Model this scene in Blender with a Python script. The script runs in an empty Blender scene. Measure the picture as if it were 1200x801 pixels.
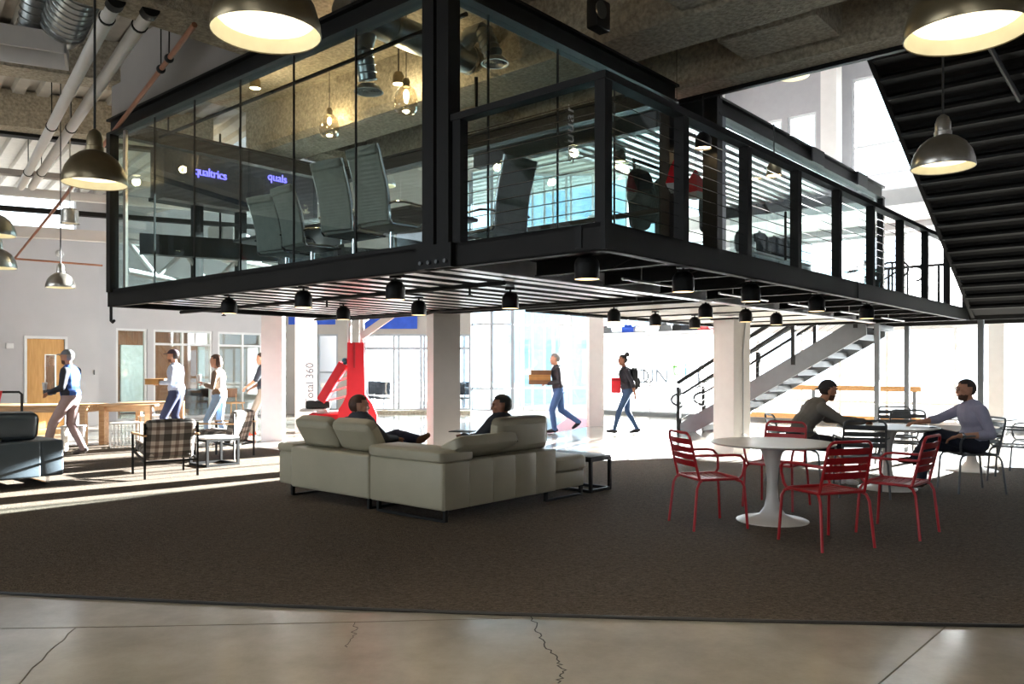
import bpy, bmesh, math, random
import numpy as np
from math import pi, sin, cos, radians, sqrt, atan2
from mathutils import Vector, Matrix
random.seed(4)
SC = bpy.context.scene
COL = SC.collection

# ------------------------------------------------------------------ camera, sky, sun, exposure
F, HY, H = 943.0, 430.0, 1.46
cam_d = bpy.data.cameras.new('camera'); cam = bpy.data.objects.new('camera', cam_d); COL.objects.link(cam)
cam.location = (0, 0, H); cam.rotation_euler = (pi/2, 0, 0)
cam_d.sensor_width = 36; cam_d.lens = F/1200*36; cam_d.shift_y = (HY-400.5)/1200
cam_d.clip_start = .05; cam_d.clip_end = 300
SC.camera = cam
SC.view_settings.view_transform = 'Standard'; SC.view_settings.look = 'None'
SC.view_settings.gamma = 1; SC.view_settings.use_curve_mapping = False
SC.view_settings.exposure = 0.8
w = bpy.data.worlds.new('sky'); SC.world = w; w.use_nodes = True
bg = w.node_tree.nodes['Background']; bg.inputs[0].default_value = (.82, .92, 1, 1); bg.inputs[1].default_value = 2.6
sun_d = bpy.data.lights.new('sun', 'SUN'); sun_d.energy = 85; sun_d.angle = .009; sun_d.color = (1, .965, .91)
sun = bpy.data.objects.new('sun', sun_d); COL.objects.link(sun)
SUN_DIR = Vector((-.743, -.669, -.25)).normalized()
sun.rotation_euler = SUN_DIR.to_track_quat('-Z', 'Y').to_euler(); sun.location = (20, 25, 12)
SC.cycles.transparent_max_bounces = 32
SC.cycles.max_bounces = 8
SC.cycles.diffuse_bounces = 4
SC.cycles.sample_clamp_indirect = 8
SC.cycles.caustics_reflective = False; SC.cycles.caustics_refractive = False
SC.cycles.use_denoising = True

# ------------------------------------------------------------------ the building grid: r runs along the right rail, l along the left face
A = radians(41.0)
P0 = (.659, 5.70)
RV = (sin(A), cos(A)); LV = (-cos(A), sin(A))
RZ = atan2(RV[1], RV[0])
def wd(r, l, z=0.0): return Vector((P0[0]+RV[0]*r+LV[0]*l, P0[1]+RV[1]*r+LV[1]*l, z))
def gr(x, y):
    dx, dy = x-P0[0], y-P0[1]
    return RV[0]*dx+RV[1]*dy, LV[0]*dx+LV[1]*dy
def gnd(px, py, z=0.0):                      # floor point seen at a pixel of the 1200x801 photograph
    Y = F*(H-z)/(py-HY); return Vector(((px-600)/F*Y, Y, z))
def pt(px, py, Y): return Vector(((px-600)/F*Y, Y, H+(HY-py)*Y/F))
def on_l(px, l):
    q = (px-600)/F; b = (P0[0]+LV[0]*l, P0[1]+LV[1]*l)
    return (q*b[1]-b[0])/(RV[0]-q*RV[1])
def on_r(px, r):
    q = (px-600)/F; b = (P0[0]+RV[0]*r, P0[1]+RV[1]*r)
    return (q*b[1]-b[0])/(LV[0]-q*LV[1])

# ------------------------------------------------------------------ mesh helpers
class MB:
    def __init__(s): s.v = []; s.f = []; s.m = []; s.cur = 0; s.M = None
    def add(s, vs, fs, M=None):
        o = len(s.v)
        for q in vs:
            q = Vector(q)
            if M is not None: q = M @ q
            if s.M is not None: q = s.M @ q
            s.v.append(tuple(q))
        for f in fs: s.f.append([i+o for i in f]); s.m.append(s.cur)
        return s
    def box(s, c, d, M=None):
        x, y, z = d[0]/2, d[1]/2, d[2]/2
        vs = [(c[0]+i*x, c[1]+j*y, c[2]+k*z) for i in (-1, 1) for j in (-1, 1) for k in (-1, 1)]
        return s.add(vs, [(0, 1, 3, 2), (4, 6, 7, 5), (0, 4, 5, 1), (2, 3, 7, 6), (0, 2, 6, 4), (1, 5, 7, 3)], M)
    def b2(s, x0, x1, y0, y1, z0, z1, M=None):
        return s.box(((x0+x1)/2, (y0+y1)/2, (z0+z1)/2), (abs(x1-x0), abs(y1-y0), abs(z1-z0)), M)
    def rbox(s, c, d, r, seg=3, M=None, puff=0):
        bm = bmesh.new(); bmesh.ops.create_cube(bm, size=1)
        for v in bm.verts: v.co = Vector((v.co.x*d[0], v.co.y*d[1], v.co.z*d[2]))
        if puff:
            bmesh.ops.subdivide_edges(bm, edges=bm.edges[:], cuts=4, use_grid_fill=True)
            for v in bm.verts:
                a = (2*v.co.x/d[0], 2*v.co.y/d[1], 2*v.co.z/d[2])
                n = Vector()
                for i in range(3):
                    if abs(a[i]) > .999:
                        j, k = (i+1) % 3, (i+2) % 3
                        n[i] = math.copysign(puff*(1-a[j]**2)*(1-a[k]**2), a[i])
                v.co += n
            es = [e for e in bm.edges if e.calc_face_angle(0) > .9]
        else: es = bm.edges[:]
        bmesh.ops.bevel(bm, geom=es, offset=min(r, min(d)*.49), segments=seg, profile=.5, affect='EDGES')
        bm.verts.index_update()
        vs = [v.co+Vector(c) for v in bm.verts]; fs = [[v.index for v in f.verts] for f in bm.faces]
        bm.free(); return s.add(vs, fs, M)
    def tube(s, pts, r, n=8, closed=False, M=None):
        pts = [Vector(p) for p in pts]; k = len(pts)
        rs = r if isinstance(r, (list, tuple)) else [r]*k
        vs = []; fs = []; up = None
        for i, p in enumerate(pts):
            a = pts[i-1] if (i > 0 or closed) else p
            b = pts[(i+1) % k] if (i < k-1 or closed) else p
            t = (b-a).normalized() if (b-a).length > 1e-9 else Vector((0, 0, 1))
            if up is None:
                up = Vector((0, 0, 1)) if abs(t.z) < .9 else Vector((1, 0, 0))
            up = (up-t*up.dot(t)).normalized(); sd = t.cross(up)
            for j in range(n):
                th = 2*pi*j/n+pi/n
                vs.append(p+(up*cos(th)+sd*sin(th))*rs[i])
        for i in range(k if closed else k-1):
            for j in range(n):
                a, b = i*n+j, i*n+(j+1) % n; c, d = ((i+1) % k)*n+(j+1) % n, ((i+1) % k)*n+j
                fs.append((a, b, c, d))
        if not closed: fs.append(tuple(range(n))[::-1]); fs.append(tuple(range((k-1)*n, k*n)))
        return s.add(vs, fs, M)
    def bar(s, a, b, w, h, M=None):          # square bar between two points
        a, b = Vector(a), Vector(b); t = (b-a); ln = t.length; t.normalize()
        up = Vector((0, 0, 1)) if abs(t.z) < .95 else Vector((1, 0, 0))
        sd = t.cross(up).normalized(); up = sd.cross(t)
        R_ = Matrix(((t.x, sd.x, up.x, 0), (t.y, sd.y, up.y, 0), (t.z, sd.z, up.z, 0), (0, 0, 0, 1)))
        MM = Matrix.Translation((a+b)/2) @ R_
        if M is not None: MM = M @ MM
        return s.box((0, 0, 0), (ln, w, h), MM)
    def lathe(s, prof, n=24, M=None, cap=True):
        vs = []; fs = []; k = len(prof)
        for (r, z) in prof:
            for j in range(n): vs.append((r*cos(2*pi*j/n), r*sin(2*pi*j/n), z))
        for i in range(k-1):
            for j in range(n): fs.append((i*n+j, i*n+(j+1) % n, (i+1)*n+(j+1) % n, (i+1)*n+j))
        if cap: fs.append(tuple(range(n))[::-1]); fs.append(tuple(range((k-1)*n, k*n)))
        return s.add(vs, fs, M)
    def prism(s, poly, z0, z1, M=None):
        n = len(poly)
        vs = [(x, y, z0) for x, y in poly]+[(x, y, z1) for x, y in poly]
        fs = [tuple(range(n))[::-1], tuple(range(n, 2*n))]+[(i, (i+1) % n, n+(i+1) % n, n+i) for i in range(n)]
        return s.add(vs, fs, M)
    def ball(s, c, d, n=12, M=None):
        pr = [(max(1e-4, sin(pi*i/n))*.5, -cos(pi*i/n)*.5) for i in range(n+1)]
        MM = Matrix.Translation(c) @ Matrix.Diagonal((d[0], d[1], d[2], 1))
        if M is not None: MM = M @ MM
        return s.lathe(pr, n+4, MM)
XZ = Matrix(((1, 0, 0, 0), (0, 0, -1, 0), (0, 1, 0, 0), (0, 0, 0, 1)))     # (x,y,z)->(x,-z,y): draws a prism in the x-z plane
YZ = Matrix(((0, 0, 1, 0), (1, 0, 0, 0), (0, 1, 0, 0), (0, 0, 0, 1)))      # (x,y,z)->(z,x,y): draws a prism in the y-z plane

def obj(name, mb, mat, parent=None, loc=None, rz=0, ang=40):
    me = bpy.data.meshes.new(name); me.from_pydata(mb.v, [], mb.f)
    for m_ in (mat if isinstance(mat, (list, tuple)) else [mat]): me.materials.append(m_)
    if any(mb.m): me.polygons.foreach_set('material_index', mb.m)
    me.polygons.foreach_set('use_smooth', [True]*len(me.polygons)); me.set_sharp_from_angle(angle=radians(ang))
    bm = bmesh.new(); bm.from_mesh(me); bmesh.ops.recalc_face_normals(bm, faces=bm.faces); bm.to_mesh(me); bm.free()
    me.update()
    o = bpy.data.objects.new(name, me); COL.objects.link(o)
    if parent is not None: o.parent = parent
    if loc is not None: o.location = loc
    if rz: o.rotation_euler = (0, 0, rz)
    return o
def tag(o, label=None, cat=None, group=None, kind=None):
    if label: o['label'] = label
    if cat: o['category'] = cat
    if group: o['group'] = group
    if kind: o['kind'] = kind
    return o
def thing(name, label, cat, loc=(0, 0, 0), rz=0, group=None):
    o = bpy.data.objects.new(name, None); COL.objects.link(o); o.empty_display_size = .1
    o.location = loc; o.rotation_euler = (0, 0, rz)
    return tag(o, label, cat, group)
def gthing(name, label, cat, group=None): return thing(name, label, cat, (P0[0], P0[1], 0), RZ, group)
def struct(name, mb, mat, grid=True, label=None):
    o = obj(name, mb, mat, None, (P0[0], P0[1], 0) if grid else None, RZ if grid else 0); o['kind'] = 'structure'
    if label: o['label'] = label
    return o
def piece(name, src, parent, M=None):       # another object on shared mesh data
    o = bpy.data.objects.new(name, src.data); COL.objects.link(o); o.parent = parent
    if M is not None: o.matrix_local = M
    return o
def dup(root, loc, rz, label=None, group=None):
    r = root.copy(); COL.objects.link(r); r.location = loc; r.rotation_euler = (0, 0, rz)
    if label: r['label'] = label
    if group: r['group'] = group
    for ch in list(root.children):
        c = ch.copy(); COL.objects.link(c); c.parent = r
        for g in list(ch.children):
            d = g.copy(); COL.objects.link(d); d.parent = c
    return r
def text(name, body, size, mat, parent, M, extrude=.006, align='LEFT', space=1.0):
    cu = bpy.data.curves.new(name, 'FONT'); cu.body = body; cu.size = size; cu.extrude = extrude; cu.align_x = align; cu.space_character = space
    t = bpy.data.objects.new(name, cu); COL.objects.link(t)
    me = bpy.data.meshes.new_from_object(t.evaluated_get(bpy.context.evaluated_depsgraph_get()))
    bpy.data.objects.remove(t)
    me.materials.clear(); me.materials.append(mat)
    o = bpy.data.objects.new(name, me); COL.objects.link(o); o.parent = parent; o.matrix_local = M
    return o

# ------------------------------------------------------------------ materials
def lin(h):
    h = h.lstrip('#'); out = []
    for i in (0, 2, 4):
        c = int(h[i:i+2], 16)/255; out.append(c/12.92 if c <= .04045 else ((c+.055)/1.055)**2.4)
    return out
def mat(name, hexc, rough=.5, metal=0.0, var=.12, scale=6.0, bump=0.0, bscale=60.0, emit=None, estr=1.0, spec=.5, second=None):
    m = bpy.data.materials.new(name); m.use_nodes = True; nt = m.node_tree; N = nt.nodes; Lk = nt.links
    b = N['Principled BSDF']; c = lin(hexc)
    tc = N.new('ShaderNodeTexCoord'); nz = N.new('ShaderNodeTexNoise'); nz.inputs['Scale'].default_value = scale; nz.inputs['Detail'].default_value = 5
    Lk.new(tc.outputs['Object'], nz.inputs['Vector'])
    rp = N.new('ShaderNodeValToRGB'); rp.color_ramp.elements[0].position = .3; rp.color_ramp.elements[1].position = .7
    c2 = lin(second) if second else [x*(1+var) for x in c]
    c1 = c if second else [x*(1-var) for x in c]
    rp.color_ramp.elements[0].color = (*c1, 1); rp.color_ramp.elements[1].color = (*[min(1, x) for x in c2], 1)
    Lk.new(nz.outputs['Fac'], rp.inputs[0]); Lk.new(rp.outputs[0], b.inputs['Base Color'])
    b.inputs['Roughness'].default_value = rough; b.inputs['Metallic'].default_value = metal
    b.inputs['Specular IOR Level'].default_value = spec
    if bump:
        n2 = N.new('ShaderNodeTexNoise'); n2.inputs['Scale'].default_value = bscale; n2.inputs['Detail'].default_value = 4
        Lk.new(tc.outputs['Object'], n2.inputs['Vector'])
        bp = N.new('ShaderNodeBump'); bp.inputs['Strength'].default_value = bump; bp.inputs['Distance'].default_value = .02
        Lk.new(n2.outputs['Fac'], bp.inputs['Height']); Lk.new(bp.outputs[0], b.inputs['Normal'])
    if emit:
        b.inputs['Emission Color'].default_value = (*lin(emit), 1); b.inputs['Emission Strength'].default_value = estr
    return m
def glass(name, tint=(.93, .97, .97), base=.05, gain=.55, rough=0.0, haze=0.0):
    m = bpy.data.materials.new(name); m.use_nodes = True; nt = m.node_tree; N = nt.nodes; Lk = nt.links; N.clear()
    out = N.new('ShaderNodeOutputMaterial'); tr = N.new('ShaderNodeBsdfTransparent'); tr.inputs[0].default_value = (*tint, 1)
    gl = N.new('ShaderNodeBsdfGlossy'); gl.inputs['Roughness'].default_value = rough; gl.inputs[0].default_value = (.95, .98, 1, 1)
    lw = N.new('ShaderNodeLayerWeight'); lw.inputs[0].default_value = .5
    pw = N.new('ShaderNodeMath'); pw.operation = 'POWER'; pw.inputs[1].default_value = 4; Lk.new(lw.outputs['Facing'], pw.inputs[0])
    ma = N.new('ShaderNodeMath'); ma.operation = 'MULTIPLY_ADD'; ma.inputs[1].default_value = gain; ma.inputs[2].default_value = base; Lk.new(pw.outputs[0], ma.inputs[0])
    mx = N.new('ShaderNodeMixShader'); Lk.new(ma.outputs[0], mx.inputs[0]); Lk.new(tr.outputs[0], mx.inputs[1]); Lk.new(gl.outputs[0], mx.inputs[2])
    if haze:
        df = N.new('ShaderNodeBsdfTranslucent'); df.inputs[0].default_value = (.92, .95, .97, 1)
        d2 = N.new('ShaderNodeBsdfDiffuse'); d2.inputs[0].default_value = (.9, .93, .95, 1)
        m1 = N.new('ShaderNodeMixShader'); m1.inputs[0].default_value = .35; Lk.new(df.outputs[0], m1.inputs[1]); Lk.new(d2.outputs[0], m1.inputs[2])
        m2 = N.new('ShaderNodeMixShader'); m2.inputs[0].default_value = haze; Lk.new(mx.outputs[0], m2.inputs[1]); Lk.new(m1.outputs[0], m2.inputs[2])
        Lk.new(m2.outputs[0], out.inputs[0])
    else: Lk.new(mx.outputs[0], out.inputs[0])
    return m
def emis(name, hexc, s):
    m = bpy.data.materials.new(name); m.use_nodes = True; N = m.node_tree.nodes; N.clear()
    o = N.new('ShaderNodeOutputMaterial'); e = N.new('ShaderNodeEmission'); e.inputs[0].default_value = (*lin(hexc), 1); e.inputs[1].default_value = s
    m.node_tree.links.new(e.outputs[0], o.inputs[0]); return m
def plaid(name, ax=(0, 1)):
    m = mat(name, '#8d8378', .9, bump=.25, bscale=300); nt = m.node_tree; N = nt.nodes; Lk = nt.links; b = N['Principled BSDF']
    tc = N.new('ShaderNodeTexCoord'); sp = N.new('ShaderNodeSeparateXYZ'); Lk.new(tc.outputs['Object'], sp.inputs[0])
    ws = []
    for i in ax:
        mu = N.new('ShaderNodeMath'); mu.operation = 'MULTIPLY'; mu.inputs[1].default_value = 4.0; Lk.new(sp.outputs[i], mu.inputs[0])
        fr = N.new('ShaderNodeMath'); fr.operation = 'FRACT'; Lk.new(mu.outputs[0], fr.inputs[0])
        rp = N.new('ShaderNodeValToRGB'); rp.color_ramp.interpolation = 'CONSTANT'
        e = rp.color_ramp.elements; e[0].color = (.32, .32, .32, 1); e[1].position = .38; e[1].color = (1, 1, 1, 1)
        x = e.new(.60); x.color = (.5, .44, .42, 1); x2 = e.new(.78); x2.color = (1, 1, 1, 1)
        Lk.new(fr.outputs[0], rp.inputs[0]); ws.append(rp)
    mx = N.new('ShaderNodeMix'); mx.data_type = 'RGBA'; mx.blend_type = 'MULTIPLY'; mx.inputs[0].default_value = 1
    Lk.new(ws[0].outputs[0], mx.inputs[6]); Lk.new(ws[1].outputs[0], mx.inputs[7])
    m3 = N.new('ShaderNodeMix'); m3.data_type = 'RGBA'; m3.blend_type = 'MULTIPLY'; m3.inputs[0].default_value = 1; m3.inputs[7].default_value = (.62, .56, .5, 1)
    Lk.new(mx.outputs[2], m3.inputs[6]); Lk.new(m3.outputs[2], b.inputs['Base Color'])
    return m
def carpet_mat():
    m = mat('carpet_pile', '#3c3733', .95, bump=.9, bscale=70, spec=.15); nt = m.node_tree; N = nt.nodes; Lk = nt.links; b = N['Principled BSDF']
    tc = N.new('ShaderNodeTexCoord')
    mp = N.new('ShaderNodeMapping'); mp.inputs['Scale'].default_value = (9, 26, 1); mp.inputs['Rotation'].default_value = (0, 0, .5); Lk.new(tc.outputs['Object'], mp.inputs[0])
    n = N.new('ShaderNodeTexNoise'); n.inputs['Scale'].default_value = 3.0; n.inputs['Detail'].default_value = 8; n.inputs['Roughness'].default_value = .75; n.inputs['Distortion'].default_value = 1.2
    Lk.new(mp.outputs[0], n.inputs['Vector'])
    rp = N.new('ShaderNodeValToRGB'); e = rp.color_ramp.elements
    e[0].position = .36; e[0].color = (*lin('#27221d'), 1); e[1].position = .66; e[1].color = (*lin('#7b6e60'), 1)
    Lk.new(n.outputs['Fac'], rp.inputs[0]); Lk.new(rp.outputs[0], b.inputs['Base Color'])
    return m
def concrete_floor_mat():
    m = mat('polished_concrete', '#9a9184', .2, var=.1, scale=1.2, spec=.5); nt = m.node_tree; N = nt.nodes; Lk = nt.links; b = N['Principled BSDF']
    tc = N.new('ShaderNodeTexCoord')
    n = N.new('ShaderNodeTexNoise'); n.inputs['Scale'].default_value = .9; n.inputs['Detail'].default_value = 10; n.inputs['Roughness'].default_value = .7
    Lk.new(tc.outputs['Object'], n.inputs['Vector'])
    rp = N.new('ShaderNodeValToRGB'); e = rp.color_ramp.elements
    e[0].position = .3; e[0].color = (*lin('#857f75'), 1); e[1].position = .72; e[1].color = (*lin('#aca69c'), 1)
    Lk.new(n.outputs['Fac'], rp.inputs[0]); Lk.new(rp.outputs[0], b.inputs['Base Color'])
    n2 = N.new('ShaderNodeTexNoise'); n2.inputs['Scale'].default_value = 3; n2.inputs['Detail'].default_value = 8; Lk.new(tc.outputs['Object'], n2.inputs['Vector'])
    r2 = N.new('ShaderNodeMapRange'); r2.inputs[3].default_value = .06; r2.inputs[4].default_value = .2; Lk.new(n2.outputs['Fac'], r2.inputs[0]); Lk.new(r2.outputs[0], b.inputs['Roughness'])
    n3 = N.new('ShaderNodeTexNoise'); n3.inputs['Scale'].default_value = 45; n3.inputs['Detail'].default_value = 3; Lk.new(tc.outputs['Object'], n3.inputs['Vector'])
    bp = N.new('ShaderNodeBump'); bp.inputs['Strength'].default_value = .06; bp.inputs['Distance'].default_value = .01
    Lk.new(n3.outputs['Fac'], bp.inputs['Height']); Lk.new(bp.outputs[0], b.inputs['Normal'])
    return m
def wood(name, a, c, rough=.5, sc=(1.5, 14, 14)):
    m = mat(name, a, rough); nt = m.node_tree; N = nt.nodes; Lk = nt.links; b = N['Principled BSDF']
    tc = N.new('ShaderNodeTexCoord'); mp = N.new('ShaderNodeMapping'); mp.inputs['Scale'].default_value = sc; Lk.new(tc.outputs['Object'], mp.inputs[0])
    n = N.new('ShaderNodeTexNoise'); n.inputs['Scale'].default_value = 2.2; n.inputs['Detail'].default_value = 6; n.inputs['Distortion'].default_value = .6; Lk.new(mp.outputs[0], n.inputs['Vector'])
    rp = N.new('ShaderNodeValToRGB'); rp.color_ramp.elements[0].position = .3; rp.color_ramp.elements[1].position = .7
    rp.color_ramp.elements[0].color = (*lin(a), 1); rp.color_ramp.elements[1].color = (*lin(c), 1)
    Lk.new(n.outputs['Fac'], rp.inputs[0]); Lk.new(rp.outputs[0], b.inputs['Base Color'])
    return m
M = {}
M['carpet'] = carpet_mat(); M['floor'] = concrete_floor_mat()
M['crack'] = mat('crack_shadow_line', '#2c2823', .9)  # dark line colour of the floor cracks
M['joint'] = mat('control_joint_filler', '#57503f', .8)
M['conc'] = mat('board_formed_concrete', '#aaa291', .92, var=.34, scale=22, bump=1.0, bscale=30)
M['wall'] = mat('painted_wall', '#b0afb3', .85, var=.03, scale=2)
M['greywall'] = mat('grey_gypsum', '#9b9794', .9, var=.05, scale=2)
M['white'] = mat('white_paint', '#cfcdcb', .6, var=.03)
M['col'] = mat('column_white_paint', '#d3cfcc', .55, var=.03)
M['black'] = mat('blackened_steel', '#0d0d0d', .55, .1, var=.3, scale=4, spec=.3)
M['steel'] = mat('raw_steel_plate', '#151413', .62, .1, var=.25, scale=3, spec=.3)
M['joist'] = mat('dark_painted_joist', '#0e0e10', .75, var=.2)
M['soffit'] = mat('dark_soffit_board', '#141518', .85)
M['deckmetal'] = mat('galvanised_decking', '#dcdada', .32, .85, var=.12, scale=5)
M['deckwhite'] = mat('white_painted_decking', '#bdb9b2', .6, var=.08)
M['galv'] = mat('galvanised_duct', '#a7adb0', .28, .9, var=.15, scale=8)
M['alu'] = mat('brushed_aluminium', '#b9b6b0', .32, .95, var=.1, scale=20)
M['brass'] = mat('brushed_bronze_shade', '#8b8068', .35, .9, var=.12, scale=14)
M['chrome'] = mat('chrome', '#d5d7da', .12, 1.0, var=.03)
M['frame'] = mat('grey_window_frame', '#8e949b', .45, .4, var=.05)
M['lframe'] = mat('pale_window_frame', '#c7c9cb', .5, .2, var=.04)
M['glass'] = glass('clear_glass_pane')
M['rglass'] = glass('meeting_room_glass', (.88, .94, .94), .045, .4)
M['oglass'] = glass('window_glass', (.95, .98, 1.0), .03, .3)
M['bglass'] = glass('blue_tinted_glass', (.84, .92, .96), .06, .5)
M['frost'] = glass('frosted_film', (.97, .98, 1), .02, .2, 0, .8)
M['red'] = mat('red_powder_coat', '#a81a22', .35, .1, var=.06)
M['redpad'] = mat('red_vinyl_pad', '#d8202e', .5, var=.05)
M['grey'] = mat('grey_powder_coat', '#5d6062', .4, .3, var=.06)
M['tulip'] = mat('white_laminate', '#dcd8d2', .3, var=.03)
M['sofa'] = mat('cream_leather', '#a6a08a', .45, var=.06, scale=3, bump=.12, bscale=110)
M['slate'] = mat('slate_blue_leather', '#46525a', .42, var=.08, scale=3, bump=.12, bscale=110)
M['plaid'] = plaid('plaid_wool', (1, 2)); M['plaidseat'] = plaid('plaid_wool_seat', (0, 1))
M['pine'] = wood('pine_wood', '#b9895c', '#d8b184'); M['maple'] = wood('maple_door_veneer', '#b58446', '#c99a5c', .5, (14, 14, 1.2))
M['brownwood'] = wood('brown_wood_panel', '#6d4a34', '#8a6348', .6, (14, 14, 1.2)); M['oak'] = wood('oak_rail', '#b07a44', '#c9985f')
M['copper'] = mat('copper_pipe', '#9c6a52', .45, .6); M['blackplastic'] = mat('black_plastic', '#141414', .5)
M['blue'] = mat('blue_banner_cloth', '#1f49b0', .7); M['darkfab'] = mat('dark_fabric', '#20242c', .85)
M['bulb'] = emis('warm_bulb', '#fff0c8', 1.5); M['bulbs'] = emis('warm_bulb_small', '#ffd9a0', 2.5)
M['bulbhot'] = emis('hot_bulb', '#ffdca8', 14); M['frost2'] = glass('window_blind_film', (.97, .98, 1), .02, .2, 0, .96)
M['led'] = emis('violet_led', '#7a6cff', 2.4); M['ceil_led'] = emis('ceiling_panel_light', '#fff3e0', 5)
M['shadein'] = mat('white_enamel_shade_lining', '#efe9d2', .5)
M['mesh'] = mat('grey_chair_mesh', '#7d8078', .6, .1, var=.1, scale=10, bump=.2, bscale=150)
M['tan'] = mat('tan_cardboard', '#a87b45', .8); M['tand'] = mat('brown_cardboard', '#76563a', .8)
M['navyband'] = mat('dark_bulkhead_board', '#1d1f2b', .8)
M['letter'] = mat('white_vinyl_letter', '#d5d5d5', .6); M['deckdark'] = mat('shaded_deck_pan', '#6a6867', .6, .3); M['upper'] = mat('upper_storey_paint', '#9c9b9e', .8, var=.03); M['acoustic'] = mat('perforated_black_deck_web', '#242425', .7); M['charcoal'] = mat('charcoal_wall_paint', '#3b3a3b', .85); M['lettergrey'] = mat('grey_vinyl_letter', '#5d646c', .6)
M['lettergreen'] = mat('green_vinyl_letter', '#4f9a2e', .6); M['letterteal'] = mat('teal_vinyl_letter', '#3f8290', .6)
M['letterdark'] = mat('dark_vinyl_letter', '#4a4e58', .6)
M['concblue'] = mat('grey_city_facade', '#a4b8c6', .7); M['ground'] = mat('pale_paving', '#b9b6b0', .9)
M['pinkpaint'] = mat('red_floor_paint', '#b5515c', .35)

# ================================================================== THE SETTING
m = MB(); m.b2(-26, 26, -9, 31, -.12, 0); floor = struct('floor', m, M['floor'], False)
m = MB(); m.b2(-60, 60, -30, 90, -.4, -.2); struct('ground', m, M['ground'], False)
def ribbon(name, pts, wid, mt, parent):
    mb = MB(); pts = [Vector((p[0], p[1], 0)) for p in pts]
    L_ = []; R_ = []
    for i, p in enumerate(pts):
        t = (pts[min(i+1, len(pts)-1)]-pts[max(i-1, 0)]).normalized(); n_ = Vector((-t.y, t.x, 0))*wid*.5
        L_.append(p+n_); R_.append(p-n_)
    mb.prism([(q.x, q.y) for q in L_]+[(q.x, q.y) for q in R_[::-1]], .0004, .0012)
    return obj(name, mb, mt, parent)
def jag(pp, n=7, amp=.006):
    out = []
    for a, b in zip(pp[:-1], pp[1:]):
        a, b = gnd(*a), gnd(*b)
        for i in range(n): q = a.lerp(b, i/n); out.append(q+Vector((random.uniform(-amp, amp)*3, random.uniform(-amp, amp), 0)))
    out.append(gnd(*pp[-1])); return out
ribbon('crack', jag([(624, 722), (630, 740), (638, 757), (655, 775), (660, 786), (654, 800)]), .007, M['crack'], floor)
ribbon('crack', jag([(418, 729), (414, 745), (407, 758)]), .003, M['crack'], floor)
ribbon('control_joint', [gnd(*p) for p in ((-250, 735), (0, 736), (150, 734), (300, 731), (440, 728), (600, 724))], .007, M['joint'], floor)
ribbon('control_joint', jag([(88, 735), (40, 782), (-60, 900)], 6, .003), .007, M['joint'], floor)
ribbon('control_joint', [gnd(*p) for p in ((1108, 734), (1030, 801), (930, 890))], .008, M['joint'], floor)

# carpet
fp = [gnd(*p) for p in ((0, 696), (200, 704.5), (400, 713.5), (600, 720.5), (800, 727), (1000, 731), (1200, 734))]
cf = np.polyfit([p.x for p in fp], [p.y for p in fp], 2)
poly = [(x, float(np.polyval(cf, x))) for x in np.linspace(-13, 7.5, 40)]
bk = [(13, 9.5), (9.5, 10.6), tuple(gnd(1200, 549))[:2], tuple(gnd(1040, 541))[:2], tuple(gnd(880, 540))[:2], tuple(gnd(790, 537))[:2], tuple(gnd(690, 541))[:2], tuple(gnd(520, 545))[:2], tuple(gnd(400, 536))[:2], tuple(gnd(322, 527))[:2], tuple(gnd(269, 520))[:2], (-10.5, 14.6), (-13.5, 13.0)]
m = MB(); m.prism(poly+bk, 0.0, .012)
cpt = obj('carpet', m, M['carpet']); eb_ = MB(); eb_.tube([(x, y-.004, .008) for x, y in poly], .011, 6); obj('edge_binding', eb_, M['blackplastic'], cpt)
tag(cpt, 'large dark brown carpet with a curved front edge on the concrete floor', 'carpet')
# red painted band on the concrete
m = MB(); m.prism([tuple(gnd(*p))[:2] for p in ((637, 509), (705, 497), (712, 493), (668, 488), (655, 497))], .0003, .001)
o = obj('floor_stripe', m, M['pinkpaint']); tag(o, 'faded red painted patch on the polished floor near the entrance', 'floor marking')

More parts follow.
